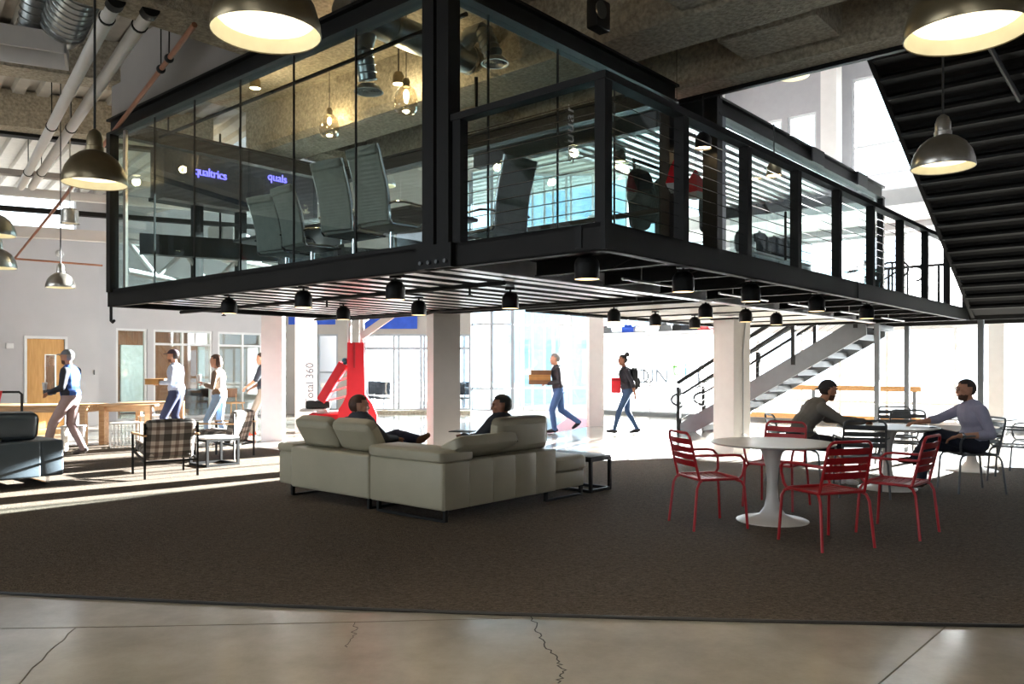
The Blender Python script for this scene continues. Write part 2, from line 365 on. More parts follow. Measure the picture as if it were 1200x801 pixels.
def opening_wall(name, plane, c0, c1, u0, u1, z0, z1, holes, mt):
    """a wall along the grid with rectangular holes (u0,u1,z0,z1) sorted by u"""
    mb = MB()
    def bx(a, b, p, q):
        if b-a < 1e-4 or q-p < 1e-4: return
        if plane == 'l': mb.b2(a, b, c0, c1, p, q)
        else: mb.b2(c0, c1, a, b, p, q)
    u = u0
    for (a, b, p, q) in sorted(holes):
        bx(u, a, z0, z1); bx(a, b, z0, p); bx(a, b, q, z1); u = b
    bx(u, u1, z0, z1)
    return struct(name, mb, mt)
def window(name, plane, c, u0, u1, z0, z1, us=(), zs=(), fm='frame', gm='oglass', fw=.06, dp=.09, skip=(), base=None, label=None):
    """an Empty in grid space with frame, mullions, transoms and single panes as children; plane 'l','r' or 'w' (world, facing -Y)"""
    e = bpy.data.objects.new(name, None); COL.objects.link(e); e['kind'] = 'structure'
    if label: e['label'] = label
    if plane != 'w': e.location = (P0[0], P0[1], 0); e.rotation_euler = (0, 0, RZ)
    def bx(mb, a, b, p, q, d=dp):
        if plane == 'r': mb.b2(c-d/2, c+d/2, a, b, p, q)
        else: mb.b2(a, b, c-d/2, c+d/2, p, q)
    f = MB(); bx(f, u0, u1, z0, z0+fw); bx(f, u0, u1, z1-fw, z1); bx(f, u0, u0+fw, z0+fw, z1-fw); bx(f, u1-fw, u1, z0+fw, z1-fw)
    obj('window_frame', f, M[fm], e)
    for u in us: f = MB(); bx(f, u-fw/2, u+fw/2, z0+fw, z1-fw); obj('mullion', f, M[fm], e)
    for z in zs: f = MB(); bx(f, u0+fw, u1-fw, z-fw/2, z+fw/2, dp*.9); obj('transom', f, M[fm], e)
    U = [u0]+list(us)+[u1]; Z = [z0]+list(zs)+[z1]
    for i in range(len(U)-1):
        for j in range(len(Z)-1):
            if (i, j) in skip: continue
            f = MB(); bx(f, U[i]+.03, U[i+1]-.03, Z[j]+.03, Z[j+1]-.03, .012); obj('pane', f, M[gm], e)
    return e

# left wall with the maple door, then the window wall of the offices
W1, W2 = 17.8, 18.7
rc = on_l(116, W1)
d0, d1 = on_l(28, W1), on_l(79, W1)
m = MB(); m.b2(-20, -.8, W1, W1+.2, 0, 5.9); struct('wall_left_lounge', m, M['charcoal'])  # unseen wall, coloured dark to dim reflections in the meeting room glass
opening_wall('wall_left', 'l', W1, W1+.2, -.8, rc, 0, 4.75, [(d0, d1, 0, 2.2)], M['wall'])
m = MB(); m.b2(rc-.2, rc, W1+.2, W2+.15, 0, 4.75); struct('wall_left_return', m, M['wall'])
e = bpy.data.objects.new('door_1', None); COL.objects.link(e); e.location = (P0[0], P0[1], 0); e.rotation_euler = (0, 0, RZ); e['kind'] = 'structure'
m = MB(); m.b2(d0, d0+.06, W1-.02, W1+.15, 0, 2.2); m.b2(d1-.06, d1, W1-.02, W1+.15, 0, 2.2); m.b2(d0+.06, d1-.06, W1-.02, W1+.15, 2.14, 2.2); obj('door_frame', m, M['lframe'], e)
m = MB(); xs = d1-.06
m.b2(d0+.065, xs-.42, W1+.03, W1+.08, .01, 2.13); m.b2(xs-.42, xs-.2, W1+.03, W1+.08, .01, .9); m.b2(xs-.42, xs-.2, W1+.03, W1+.08, 1.75, 2.13); m.b2(xs-.2, xs-.005, W1+.03, W1+.08, .01, 2.13)
lf = obj('door_leaf', m, M['maple'], e)
m = MB(); m.b2(xs-.42, xs-.2, W1+.045, W1+.055, .9, 1.75); obj('pane', m, M['bglass'], lf)
m = MB(); m.b2(xs-.44, xs-.42, W1+.015, W1+.06, .88, 1.77); m.b2(xs-.2, xs-.18, W1+.015, W1+.06, .88, 1.77); m.b2(xs-.42, xs-.2, W1+.015, W1+.06, .88, .9); m.b2(xs-.42, xs-.2, W1+.015, W1+.06, 1.75, 1.77); obj('lite_frame', m, M['alu'], lf)
m = MB(); m.tube([(xs-.08, W1+.03, 1.0), (xs-.08, W1-.03, 1.0), (xs-.2, W1-.03, 1.0)], .012); obj('door_handle', m, M['chrome'], lf)
m = MB()
for z in (.3, 1.1, 1.9): m.b2(d0+.05, d0+.075, W1+.015, W1+.03, z-.06, z+.06)
obj('hinge', m, M['alu'], lf)
# small wall fittings
for px, py, wdt, hgt, nm, lb in ((11, 405, .16, .13, 'wall_sensor', 'small pale sensor box high on the left wall by the door'), (118, 436, .02, .12, 'wall_switch', 'slim dark switch plate near the right corner of the left wall'), (70, 297, .18, .18, 'wall_horn', 'small round grey alarm horn high on the left wall')):
    r = on_l(px, W1); Y = P0[1]+RV[1]*r+LV[1]*W1; z = H+(HY-py)*Y/F
    if r > rc-.1: r = rc-.12
    m = MB()
    if nm == 'wall_horn': m.lathe([(.09, 0), (.09, .02), (.05, .05), (.06, .09), (.02, .09)], 16, Matrix.Translation((r, W1, z)) @ Matrix.Rotation(pi/2, 4, 'X'))
    else: m.rbox((r, W1-.02, z), (wdt, .04, hgt), .01)
    o = obj(nm, m, M['lframe'] if nm != 'wall_switch' else M['grey'], None, (P0[0], P0[1], 0), RZ); tag(o, lb, 'wall fitting')
oh = []
for a, b in ((136, 172.5), (180, 249), (255.5, 307)): oh.append((on_l(a, W2), on_l(b, W2), .02, 2.5))
opening_wall('wall_office_front', 'l', W2, W2+.15, rc-.2, 13.2, 0, 7.7, oh, M['wall'])
window('window_1', 'l', W2+.07, oh[0][0], oh[0][1], .02, 2.5, [], [.5], 'lframe', 'rglass')
window('window_2', 'l', W2+.07, oh[1][0], oh[1][1], .02, 2.5, [on_l(214.5, W2)], [2.1], 'lframe', 'rglass')
window('window_3', 'l', W2+.07, oh[2][0], oh[2][1], .02, 2.5, [on_l(285, W2)], [2.1], 'lframe', 'rglass')
m = MB(); m.b2(2.5, 10.2, 22.3, 22.45, 0, 3.2); struct('wall_office_back', m, M['brownwood'])
m = MB(); m.b2(2.4, 2.55, W2+.15, 22.3, 0, 3.2); m.b2(10.05, 10.2, W2+.15, 22.3, 0, 3.2); struct('wall_office_side', m, M['wall'])
m = MB(); m.b2(2.4, 10.2, W2+.15, 22.45, 3.05, 3.2); struct('ceiling_office', m, M['white'])
# pale blue panels that stand in for reflections in the office glass
for k, (a, b) in enumerate(((141, 168), (232, 250), (256, 272))):
    r0, r1 = on_l(a, 22.25), on_l(b, 22.25)
    m = MB(); m.b2(r0, r1, 22.2, 22.28, .05, 2.15)
    tag(obj('glazed_screen', m, M['bluewash'] if 'bluewash' in M else mat('pale_blue_screen', '#b9cdd4', .4), None, (P0[0], P0[1], 0), RZ), ['pale blue glazed screen inside the office, behind its leftmost window', 'pale blue glazed screen inside the office, behind the middle window', 'pale blue glazed screen inside the office, behind the right window'][k], 'screen')
for r in (4.2, 6.3, 8.4):  # unseen lights added to brighten the office interior
    t = gthing('office_ceiling_light', 'flush ceiling light inside the glazed office, '+{4.2: 'nearest the wooden door', 6.3: 'above the middle window', 8.4: 'nearest the first white column'}[r], 'ceiling light', 'office ceiling lights')
    m = MB(); m.b2(r-.32, r+.32, 20.2, 20.6, 3.0, 3.05); obj('housing', m, M['white'], t)
    m = MB(); m.b2(r-.28, r+.28, 20.24, 20.56, 2.99, 3.0); obj('diffuser', m, M['ceil_led'], t)
    ld = bpy.data.lights.new('office_lamp', 'AREA'); ld.energy = 60; ld.size = .5; ld.color = (1, .9, .75); lo = bpy.data.objects.new('office_lamp', ld); COL.objects.link(lo); lo.parent = t; lo.location = (r, 20.4, 2.96)

# back wall: glazed doors, blue banners, curved glass drum, tall blue glazing
YB = 25.2
def xb(px, Y=YB): return (px-600)/F*Y
m = MB(); m.b2(xb(240), xb(372), YB, YB+.2, 0, 7.7); m.b2(xb(372), xb(552), YB, YB+.2, 2.5, 5.0); m.b2(xb(372), xb(552), YB, YB+.2, 7.3, 7.7); m.b2(xb(372), xb(512), YB, YB+.2, 5.0, 7.3); m.b2(xb(396), xb(426), YB, YB+.2, 0, 2.5); struct('wall_back', m, M['greywall'], False)
window('window_4', 'w', YB+.1, xb(372), xb(396), .1, 2.5, [], [1.3], 'frame', 'oglass')
window('window_5', 'w', YB+.1, xb(426), xb(552), .1, 2.5, [xb(461.5), xb(467), xb(493), xb(497)], [2.05], 'frame', 'oglass', .07)
m = MB(); m.b2(xb(396), xb(552), YB-.35, YB, 0, .12); struct('trim_1', m, M['conc'], False)
def banner(px0, px1, py0, py1, Y, lb):
    mb = MB(); x0, x1 = xb(px0, Y), xb(px1, Y); z1, z0 = H+(HY-py0)*Y/F, H+(HY-py1)*Y/F; n = 14
    top = [(x0+(x1-x0)*i/n, Y+.02*sin(i*1.7)) for i in range(n+1)]
    mb.prism(top+[(x, y+.02) for x, y in top[::-1]], z0, z1); return tag(obj('banner', mb, M['blue']), lb, 'banner', None)
banner(338, 393, 371, 380, 25.15, 'small blue banner high on the back wall, partly behind the white columns')
banner(424, 489, 368, 385, 25.15, 'wide royal blue banner above the white doors on the back wall')
# curved drum
window('window_19', 'w', YB+.1, xb(512), xb(552), 5.0, 7.3, [xb(532)], [6.1], 'frame', 'oglass', .08)
e = bpy.data.objects.new('window_6', None); COL.objects.link(e); e['kind'] = 'structure'
cx, cy, rad = xb(577, 26), 26.1, .92; k = 8
ring = [(cx+rad*cos(pi+pi*i/k), cy+rad*sin(pi+pi*i/k)) for i in range(k+1)]
for i, (x, y) in enumerate(ring):
    if i % 2 == 0: m = MB(); m.b2(x-.05, x+.05, y-.05, y+.05, .12, 7.6); obj('mullion', m, M['frame'], e)
for a, b in zip(ring[:-1], ring[1:]):
    mid = ((a[0]+b[0])/2, (a[1]+b[1])/2)
    for z0, z1 in ((.14, .76), (.82, 2.78), (2.84, 5.1), (5.16, 7.6)):
        m = MB(); m.bar((a[0], a[1], (z0+z1)/2), (b[0], b[1], (z0+z1)/2), .012, z1-z0); obj('pane', m, M['bglass'], e)
for z in (.12, .79, 2.81, 5.13):
    m = MB()
    for a, b in zip(ring[:-1], ring[1:]): m.bar((a[0], a[1], z), (b[0], b[1], z), .07, .06)
    obj('transom', m, M['frame'], e)
window('window_7', 'w', 25.6, xb(612, 25.6), xb(696, 25.6), .05, 7.6, [xb(p, 25.6) for p in (624, 638, 648, 663.5, 669)], [.8, 2.8, 5.2], 'lframe', 'bglass', .07)

# glazed right-hand window wall on r = WR, two storeys
WR = 16.0
l705, l840 = on_r(705, WR), on_r(840, WR)
window('window_8', 'r', WR, 6.0, l705, .12, 2.42, [l705-.05-1.7, l705-3.4], [], 'lframe', 'frost', .05)
window('window_9', 'r', WR, -1.7, 6.0, .12, 2.42, [on_r(p, WR) for p in (1240, 1120, 1040, 985, 940)], [.6], 'lframe', 'oglass', .07)
window('window_10', 'r', WR, 2.35, 6.9, 2.5, 4.7, [on_r(p, WR) for p in (985, 905)], [], 'lframe', 'oglass', .07)
window('window_18', 'r', WR, 6.95, l705, 2.5, 7.6, [on_r(p, WR) for p in (805, 770, 735)], [5.0], 'lframe', 'oglass', .07)
window('window_17', 'r', WR, -1.7, 2.35, 2.5, 4.7, [-.3, 1.0], [], 'lframe', 'frost2', .07)  # hazy film added to keep the sun spill off the carpet
m = MB(); m.b2(WR-.12, WR+.12, -1.7, l705, 0, .12); struct('baseboard_right', m, M['grey'])
m = MB(); m.b2(WR-.06, WR+.06, -1.7, l705, 2.42, 2.5); struct('trim_2', m, M['lframe'])
m = MB(); m.b2(WR-.5, WR+.2, -1.7, 6.9, 4.7, 5.22); struct('trim_3', m, M['wall'])
m = MB(); m.b2(WR-.25, WR+.1, -1.7, 6.9, 5.78, 6.12); struct('trim_4', m, M['wall'])
window('window_11', 'r', WR, -1.7, 6.9, 5.22, 5.78, [on_r(p, WR) for p in (1100, 1020, 940)], [], 'lframe', 'oglass', .06)
holes = []
for a, b in ((1120, 1000), (958, 925), (918, 880)):
    l0, l1 = sorted((on_r(a, WR), on_r(b, WR))); holes.append((l0, l1, 6.12, 8.0 if a != 1120 else 8.6))
opening_wall('wall_upper_right', 'r', WR-.1, WR+.1, -1.7, 6.9, 6.12, 9.4, holes, M['upper'])
for i, h_ in enumerate(holes): window('window_%d' % (12+i), 'r', WR, h_[0], h_[1], h_[2], h_[3], [], [6.9] if i == 0 else [], 'lframe', 'oglass', .06)
m = MB(); m.b2(WR-.1, WR+.1, -9, -1.7, 0, 9.4); m.b2(-12, WR+.1, -9.2, -9, 0, 9.4); struct('wall_right', m, M['wall'])  # unseen, solid past the glazing to keep sun off the right side
m = MB(); m.b2(-22, -4, -6.5, -6.3, 0, 6); m.b2(6, 26, -6.5, -6.3, 0, 6); m.b2(-4, 6, -6.5, -6.3, 3.0, 6); struct('wall_rear', m, M['wall'], False)  # unseen wall added to cut the sky light from behind the camera
m = MB(); m.b2(4.3, WR+.3, -9, 7.1, 9.4, 9.6); struct('ceiling_atrium', m, M['upper'])
m = MB(); m.b2(13.3, WR-.5, -1.7, 6.9, 4.86, 5.2); struct('ceiling_gallery', m, M['white'])
# lettering on the frosted glass
e = tag(bpy.data.objects.new('window_lettering', None), 'faint grey and green letters stuck across the frosted window wall', 'lettering'); COL.objects.link(e)
e.location = (P0[0], P0[1], 0); e.rotation_euler = (0, 0, RZ)
def onwr(px, z, rot=-pi/2): return Matrix.Translation((WR-.035, on_r(px, WR), z)) @ Matrix.Rotation(rot, 4, 'Z') @ Matrix.Rotation(pi/2, 4, 'X')
for ch, px, z, s, mt in (('O', 745, .98, .62, 'lettergrey'), ('U', 753, .98, .62, 'lettergrey'), ('N', 768, 1.0, .6, 'lettergrey'), ('t', 788, 1.22, .62, 'lettergreen'), ('i', 802, 1.2, .55, 'letterteal'), ('e', 809, 1.12, .4, 'lettergreen'), ('J', 817, .98, .55, 'letterdark'), ("'", 823, 1.05, .55, 'letterdark'), ('s', 827, 1.1, .45, 'lettergrey')):
    text('letter', ch, s, M[mt], e, onwr(px, z), .004)
for a, b in ((760, 786), (806, 832)):
    m = MB(); m.b2(WR-.045, WR-.03, on_r(b, WR), on_r(a, WR), .9, .925); obj('underline', m, M['lettergrey'], e)
# things on the ledge over the frosted wall
rnd = random.Random(8)
for k, (px, wd_, hh, mt) in enumerate(((713, .45, .16, 'grey'), (741, .5, .17, 'blue'), (752, .35, .16, 'lframe'), (783, .4, .18, 'grey'), (797, .3, .17, 'black'), (812, .55, .16, 'darkfab'), (824, .5, .2, 'red'))):
    l = on_r(px, WR-.1)
    m = MB(); m.rbox((WR-.22, l, 2.5+hh/2), (.18, wd_, hh), .02, 2); m.rbox((WR-.22, l+.05, 2.5+hh+.03), (.14, wd_*.5, .06), .02, 2)
    o = obj('ledge_box', m, M[mt], None, (P0[0], P0[1], 0), RZ)
    tag(o, ['small grey bundle, leftmost on the ledge above the frosted wall', 'blue bundle on the ledge above the frosted wall', 'pale bundle beside the blue one on the high ledge', 'grey bundle in the middle of the high ledge', 'black box on the ledge above the frosted wall', 'long dark bundle on the high ledge beside the red one', 'red bundle on the ledge, nearest the thick white column'][k], 'bundle', None)
m = MB(); m.b2(WR-.34, WR-.06, 7.2, l705, 2.46, 2.5); struct('trim_5', m, M['lframe'])

# white columns
def column(px, Y, wdt, z1, rz, lb, name='column'):
    mb = MB(); mb.box((0, 0, z1/2), (wdt, wdt, z1)); o = obj(name, mb, M['col'], None, ((px-600)/F*Y, Y, 0), rz); return tag(o, lb, 'column')
column(320.5, 16.0, .40, 4.9, .12, 'square white column left of the red basketball stand, nearest the glazed office')
cB = column(358.5, 18.2, .42, 4.9, .12, 'square white column with dark vertical lettering beside the red basketball stand')
t_ = text('lettering', 'Total 360', .24, M['letterdark'], cB, Matrix.Translation((.19, -.222, .62)) @ Matrix.Rotation(-pi/2, 4, 'Y') @ Matrix.Rotation(pi/2, 4, 'X'), .003)
column(519.5, 12.7, .43, 2.29, .35, 'square white column standing behind the cream sofa')
column(697.5, 20.0, .36, 5.2, .1, 'square white column right of the man with the boxes')
cE = column(857.5, 13.7, .43, 2.26, .62, 'thick white column behind the white round table and red chairs')
m = MB(); m.box((0, 0, 2.275), (.5, .5, .03)); obj('cap_plate', m, M['steel'], cE)
m = MB(); m.rbox((.02, -.235, .28), (.07, .04, .11), .008); m.tube([(.02, -.225, .33), (.02, -.225, 1.75), (.08, -.225, 2.2)], .012); obj('outlet_conduit', m, M['lframe'], cE)
l_ = on_r(1169, WR-.6); o = MB(); o.box((0, 0, 2.4), (.3, .3, 4.8)); p_ = wd(WR-.6, l_); tag(obj('column', o, M['col'], None, (p_.x, p_.y, 0), RZ), 'slender white column by the bright windows at the right edge', 'column')
l_ = on_r(974, WR-.7); o = MB(); o.box((0, 0, 7.3), (.38, .38, 4.2)); p_ = wd(WR-.7, l_); tag(obj('column', o, M['col'], None, (p_.x, p_.y, 0), RZ), 'white upper-storey column between the bright high windows', 'column')

# building across the street, seen through the tall blue glazing
e = thing('office_building', 'grey-blue office building outside, behind the tall glazing', 'building', (1, 37, -.2))
m = MB(); m.b2(-1.2, 7, 0, 6, 0, 12); obj('wall', m, M['concblue'], e)
mw = None
for i in range(5):
    for j in range(3):
        m = MB(); x = -1.0+i*1.6; m.b2(x, x+1.0, -.06, .02, .9+j*3.4, 2.9+j*3.4); w_ = obj('window', m, M['bglass'], e)

# ================================================================== MEZZANINE
ZB, ZT = 2.294, 2.494
DL, DR, DB, LB, RA = 8.29, 11.36, 4.57, 4.58, 4.2     # left extent, right extent, section B start r, section B l, section A depth
mz = gthing('mezzanine_deck', 'black steel mezzanine deck hung above the lounge', 'platform')
def beam(name, x0, x1, y0, y1, z0=ZB, z1=ZT, parent=mz, mt='steel', axis='x', fl=.09):
    """channel beam: web with top and bottom flange"""
    mb = MB()
    if axis == 'y':    # runs along l; web at x0 side
        mb.b2(x0, x0+.02, y0, y1, z0, z1); mb.b2(x0, x0+fl, y0, y1, z0, z0+.014); mb.b2(x0, x0+fl, y0, y1, z1-.014, z1)
    else:
        mb.b2(x0, x1, y0, y0+.02, z0, z1); mb.b2(x0, x1, y0, y0+fl, z0, z0+.014); mb.b2(x0, x1, y0, y0+fl, z1-.014, z1)
    return obj(name, mb, M[mt], parent)
beam('edge_beam', 0, 0, 0, 1.66, axis='y'); beam('edge_beam', 0, 0, 1.66, DL, axis='y')
beam('edge_beam', .0, 5.4, 0, 0); beam('edge_beam', 5.4, DR, 0, 0)
for x in (.0, 5.4):
    m = MB(); m.b2(x-.015, x+.02, -.012, .0, ZB, ZT); obj('splice_plate', m, M['black'], mz)
m = MB(); m.b2(-.012, 0, -.01, .03, ZB, ZT); m.b2(-.01, .0, .2, .26, ZB+.03, ZT-.01); obj('splice_plate', m, M['black'], mz)
m = MB(); m.b2(DR-.02, DR, 0, LB, ZB, ZT); m.b2(DR-.1, DR, 0, LB, ZB, ZB+.014); obj('end_beam', m, M['steel'], mz)
m = MB(); m.b2(RA-.02, RA, 1.7, DL, ZB, ZT); m.b2(RA-.1, RA, 1.7, DL, ZB, ZB+.014); obj('end_beam', m, M['joist'], mz)
m = MB(); m.b2(0, RA, DL-.02, DL, ZB, ZT); m.b2(0, RA, DL-.1, DL, ZB, ZB+.014); obj('end_beam', m, M['joist'], mz)
m = MB(); m.b2(DB, DB+.02, 1.7, LB, ZB, ZT); m.b2(DB, DB+.09, 1.7, LB, ZB, ZB+.014); obj('end_beam', m, M['steel'], mz)
m = MB(); m.b2(DB, DR, LB-.02, LB, ZB, ZT); m.b2(DB, DR, LB-.1, LB, ZB, ZB+.014); obj('end_beam', m, M['steel'], mz)
m = MB(); m.b2(.1, DR-.1, 1.60, 1.62, ZB+.014, ZT-.03); m.b2(.1, DR-.1, 1.55, 1.67, ZB, ZB+.014); obj('spine_beam', m, M['deckmetal'], mz)
for k in range(10):
    x = 1.15+k*1.13
    if x > 11: continue
    m = MB(); m.b2(x-.01, x+.01, .09, 1.56, ZB+.03, ZT-.03); m.b2(x-.035, x+.035, .09, 1.56, ZB+.018, ZB+.03); obj('joist', m, M['steel'], mz)
    m = MB(); m.tube([(x-.25, .12, ZB+.14), (x+.02, .75, ZB+.02)], .006, 6); obj('brace_rod', m, M['black'], mz)
for k in range(4):
    x = 5.9+k*1.4; m = MB(); m.b2(x-.03, x+.03, 1.67, LB-.1, ZB+.03, ZB+.05); obj('joist', m, M['steel'], mz)
m = MB(); m.b2(.05, DR, .05, 1.6, ZT-.04, ZT-.03); obj('soffit_board', m, M['soffit'], mz)
m = MB(); m.b2(DB+.02, DR-.02, 1.67, LB-.03, ZB+.05, ZB+.06); obj('soffit_board', m, M['deckwhite'], mz)
# corrugated metal decking under the meeting room, ribs along r
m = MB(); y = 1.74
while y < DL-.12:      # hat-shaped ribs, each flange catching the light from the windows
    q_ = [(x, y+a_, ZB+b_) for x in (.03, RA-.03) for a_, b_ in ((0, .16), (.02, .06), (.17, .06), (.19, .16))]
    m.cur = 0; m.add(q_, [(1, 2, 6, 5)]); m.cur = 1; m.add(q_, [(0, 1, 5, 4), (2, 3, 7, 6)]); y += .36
obj('metal_decking', m, [M['deckmetal'], M['acoustic']], mz)     # bright flanges; web colour darkened for the shade between ribs
m = MB(); m.b2(0, RA, 0, DL, ZT-.03, ZT); m.b2(RA, DR, 0, 1.7, ZT-.03, ZT); m.b2(DB, DR, 1.7, LB, ZT-.03, ZT); obj('deck_floor', m, M['joist'], mz)
m = MB(); m.tube([(.9, 1.75, 2.25), (.9, DL-.3, 2.25)], .024); m.tube([(3.2, 1.75, 2.25), (3.2, DL-.3, 2.25)], .02)
tp = obj('pipe', m, M['black'], mz)
for k in range(3):
    m = MB(); y = 2.2+k*2.3; m.tube([(.9, y, 2.25), (.9, y, 2.16)], .012); m.lathe([(.03, 2.15), (.03, 2.16), (.012, 2.165)], 10, Matrix.Translation((.9, y, 0))); obj('sprinkler', m, M['black'], mz)
for k in range(5):
    m = MB(); x = 1.6+k*1.95; m.tube([(x, .9, ZB-.01), (x+1.3, .9, ZB-.01)], .013); m.tube([(x+.3, .88, ZB), (x+.3, .88, ZT-.05)], .006); obj('conduit', m, M['alu'], mz)

# railing
rl = gthing('balcony_railing', 'black steel railing with thin horizontal cables along the mezzanine edge', 'railing')
PR = [0.0, 1.17, 2.37, 3.58, 4.8, 6.03, 7.3, 8.6, 9.95, 11.28]
ZR = 3.565
for r in PR:
    m = MB(); m.b2(r-.0 if r == 0 else r-.045, r+.09 if r == 0 else r+.045, .0, .09, ZT-.12 if False else ZT, ZR-.05); obj('post', m, M['black'], rl)
m = MB(); m.b2(0, .09, 1.44, 1.53, ZT, ZR-.05); obj('post', m, M['black'], rl)
m = MB(); m.b2(-.01, DR, -.01, .1, ZR-.055, ZR); obj('top_rail', m, M['black'], rl)
m = MB(); m.b2(-.01, .1, .1, 1.58, ZR-.055, ZR); obj('top_rail', m, M['black'], rl)
for k in range(9):
    z = ZT+.1+k*.1
    m = MB(); m.tube([(.045, .045, z), (DR-.05, .045, z)], .0042, 5); obj('cable', m, M['chrome'], rl)
    m = MB(); m.tube([(.045, .05, z), (.045, 1.48, z)], .0042, 5); obj('cable', m, M['chrome'], rl)

# glass meeting room (first room) and the second glass room
def pane(parent, x0, x1, y0, y1, z0, z1, g='rglass'):
    mb = MB(); mb.b2(x0, x1, y0, y1, z0, z1); return obj('glass_pane', mb, M[g], parent)
g1 = gthing('glass_meeting_room', 'black framed glass meeting room standing on the mezzanine, left of the thick black column', 'glass room')
ZG, LW = 4.66, 1.72
jl = [7.85, 6.98, 5.95, 4.92, 3.89, 2.87, 1.84]
for a, b in zip(jl[:-1], jl[1:]): pane(g1, .04, .052, b+.006, a-.006, ZT+.04, ZG)
pane(g1, .04, .052, 7.86, 8.2, ZT+.04, ZG)
for y in jl[1:-1]: m = MB(); m.b2(.036, .056, y-.006, y+.006, ZT+.04, ZG); obj('joint_seal', m, M['blackplastic'], g1)
for x in (.65, 1.68, 2.7): m = MB(); m.b2(x-.006, x+.006, LW-.004, LW+.016, ZT+.04, ZG); obj('joint_seal', m, M['blackplastic'], g1)
jr = [.1, .65, 1.68, 2.7, 3.7]
for a, b in zip(jr[:-1], jr[1:]): pane(g1, a+.006, b-.006, LW, LW+.012, ZT+.04, ZG)
for a, b in ((1.84, 3.4), (3.4, 5.0), (5.0, 6.6), (6.6, 8.2)): pane(g1, 3.85, 3.862, a+.01, b-.01, ZT+.04, ZG)
for a, b in ((.1, 1.3), (1.3, 2.5), (2.5, 3.8)): pane(g1, a+.01, b-.01, 8.2, 8.212, ZT+.04, ZG)
for (x0, x1, y0, y1) in ((-.02, .16, 1.6, 8.29), (.1, 3.95, 1.62, 1.8), (3.78, 3.95, 1.8, 8.29), (.16, 3.78, 8.13, 8.29)):
    m = MB(); m.b2(x0, x1, y0, y1, ZG, ZG+.03); m.b2(x0, x1, y0, y1, ZG+.19, ZG+.22)
    if x1-x0 > y1-y0: m.b2(x0, x1, (y0+y1)/2-.03, (y0+y1)/2+.03, ZG+.03, ZG+.19)
    else: m.b2((x0+x1)/2-.03, (x0+x1)/2+.03, y0, y1, ZG+.03, ZG+.19)
    obj('top_beam', m, M['black'], g1)
for (x, y) in ((.05, 1.62), (.05, 1.80)):
    m = MB(); m.b2(x-.08, x+.06, y-.07, y+.07, ZB-.0, 5.3); obj('corner_column', m, M['black'], g1)
m = MB(); m.b2(-.05, .0, 1.5, 1.92, ZB+.0, ZB+.2); obj('column_plate', m, M['black'], g1)
for k in range(4):
    m = MB(); m.lathe([(.018, 0), (.018, .02)], 6, Matrix.Translation((-.05, 1.56+k*.1, ZB+.05)) @ Matrix.Rotation(-pi/2, 4, 'Y')); obj('bolt', m, M['grey'], g1)
m = MB(); m.b2(-.02, .1, 8.17, 8.29, ZT, ZG); obj('corner_post', m, M['black'], g1)
m = MB(); m.b2(.03, .065, 7.8, 7.87, ZT, ZG); obj('mullion', m, M['alu'], g1)
m = MB(); m.b2(3.78, 3.92, 1.66, 1.8, ZT, ZG); obj('corner_post', m, M['black'], g1)
m = MB(); m.b2(3.78, 3.92, 8.15, 8.29, ZT, ZG); obj('corner_post', m, M['black'], g1)
m = MB(); m.b2(3.83, 3.89, 1.84, 8.2, 3.34, 3.40); obj('transom', m, M['black'], g1)
m = MB(); m.b2(.02, .08, 1.88, 8.2, ZT, ZT+.04); obj('sill', m, M['black'], g1)
m = MB(); m.b2(.1, 3.8, LW-.02, LW+.04, ZT, ZT+.04); obj('sill', m, M['black'], g1)
text('lettering', 'snuuar', .2, M['letter'], g1, Matrix.Translation((1.92, LW-.015, 3.55)) @ Matrix.Rotation(-pi/2, 4, 'Y') @ Matrix.Rotation(pi/2, 4, 'X'), .002, space=1.1)

g2 = gthing('glass_office_room', 'second glass room on the mezzanine walkway with black posts and a steel top beam', 'glass room')
L2, ZG2 = 1.45, 4.62
for a, b in ((4.68, 5.8), (5.8, 6.9), (6.9, 8.0), (8.0, 9.1), (9.1, 10.2), (10.2, 11.2)): pane(g2, a+.006, b-.006, L2, L2+.012, ZT+.03, ZG2)
for a, b in ((1.6, 2.6), (2.6, 3.6), (3.6, 4.5)): pane(g2, DB+.03, DB+.042, a, b, ZT+.03, ZG2)
for a, b in ((1.6, 3.0), (3.0, 4.5)): pane(g2, 11.25, 11.262, a, b, ZT+.03, ZG2)
m = MB(); m.b2(4.55, 11.3, L2-.06, L2+.1, ZG2, ZG2+.03); m.b2(4.55, 11.3, L2-.0, L2+.04, ZG2+.03, ZG2+.2); m.b2(4.55, 11.3, L2-.06, L2+.1, ZG2+.2, ZG2+.23); obj('top_beam', m, M['steel'], g2)
m = MB(); m.b2(DB-.06, DB+.1, 1.5, 5.6, ZG2, ZG2+.23); obj('top_beam', m, M['black'], g2)
m = MB(); m.b2(11.2, 11.3, 1.5, 4.6, ZG2, ZG2+.23); obj('top_beam', m, M['black'], g2)
for x in (7.6, 9.7):
    m = MB(); m.b2(x, x+.5, L2-.08, L2-.06, ZG2, ZG2+.23); obj('beam_stiffener', m, M['black'], g2)
m = MB(); m.b2(4.5, 4.64, L2-.05, L2+.15, ZT, 5.0); obj('corner_column', m, M['black'], g2)
m = MB(); m.b2(4.64, 4.74, L2-.05, L2+.05, ZT, ZG2); obj('corner_post', m, M['frame'], g2)
m = MB(); m.b2(11.2, 11.3, L2-.05, L2+.07, ZT, ZG2); obj('corner_post', m, M['black'], g2)
m = MB(); m.b2(3.96, 4.06, LW-.02, LW+.06, ZT, ZG2); obj('door_jamb', m, M['frame'], g2)
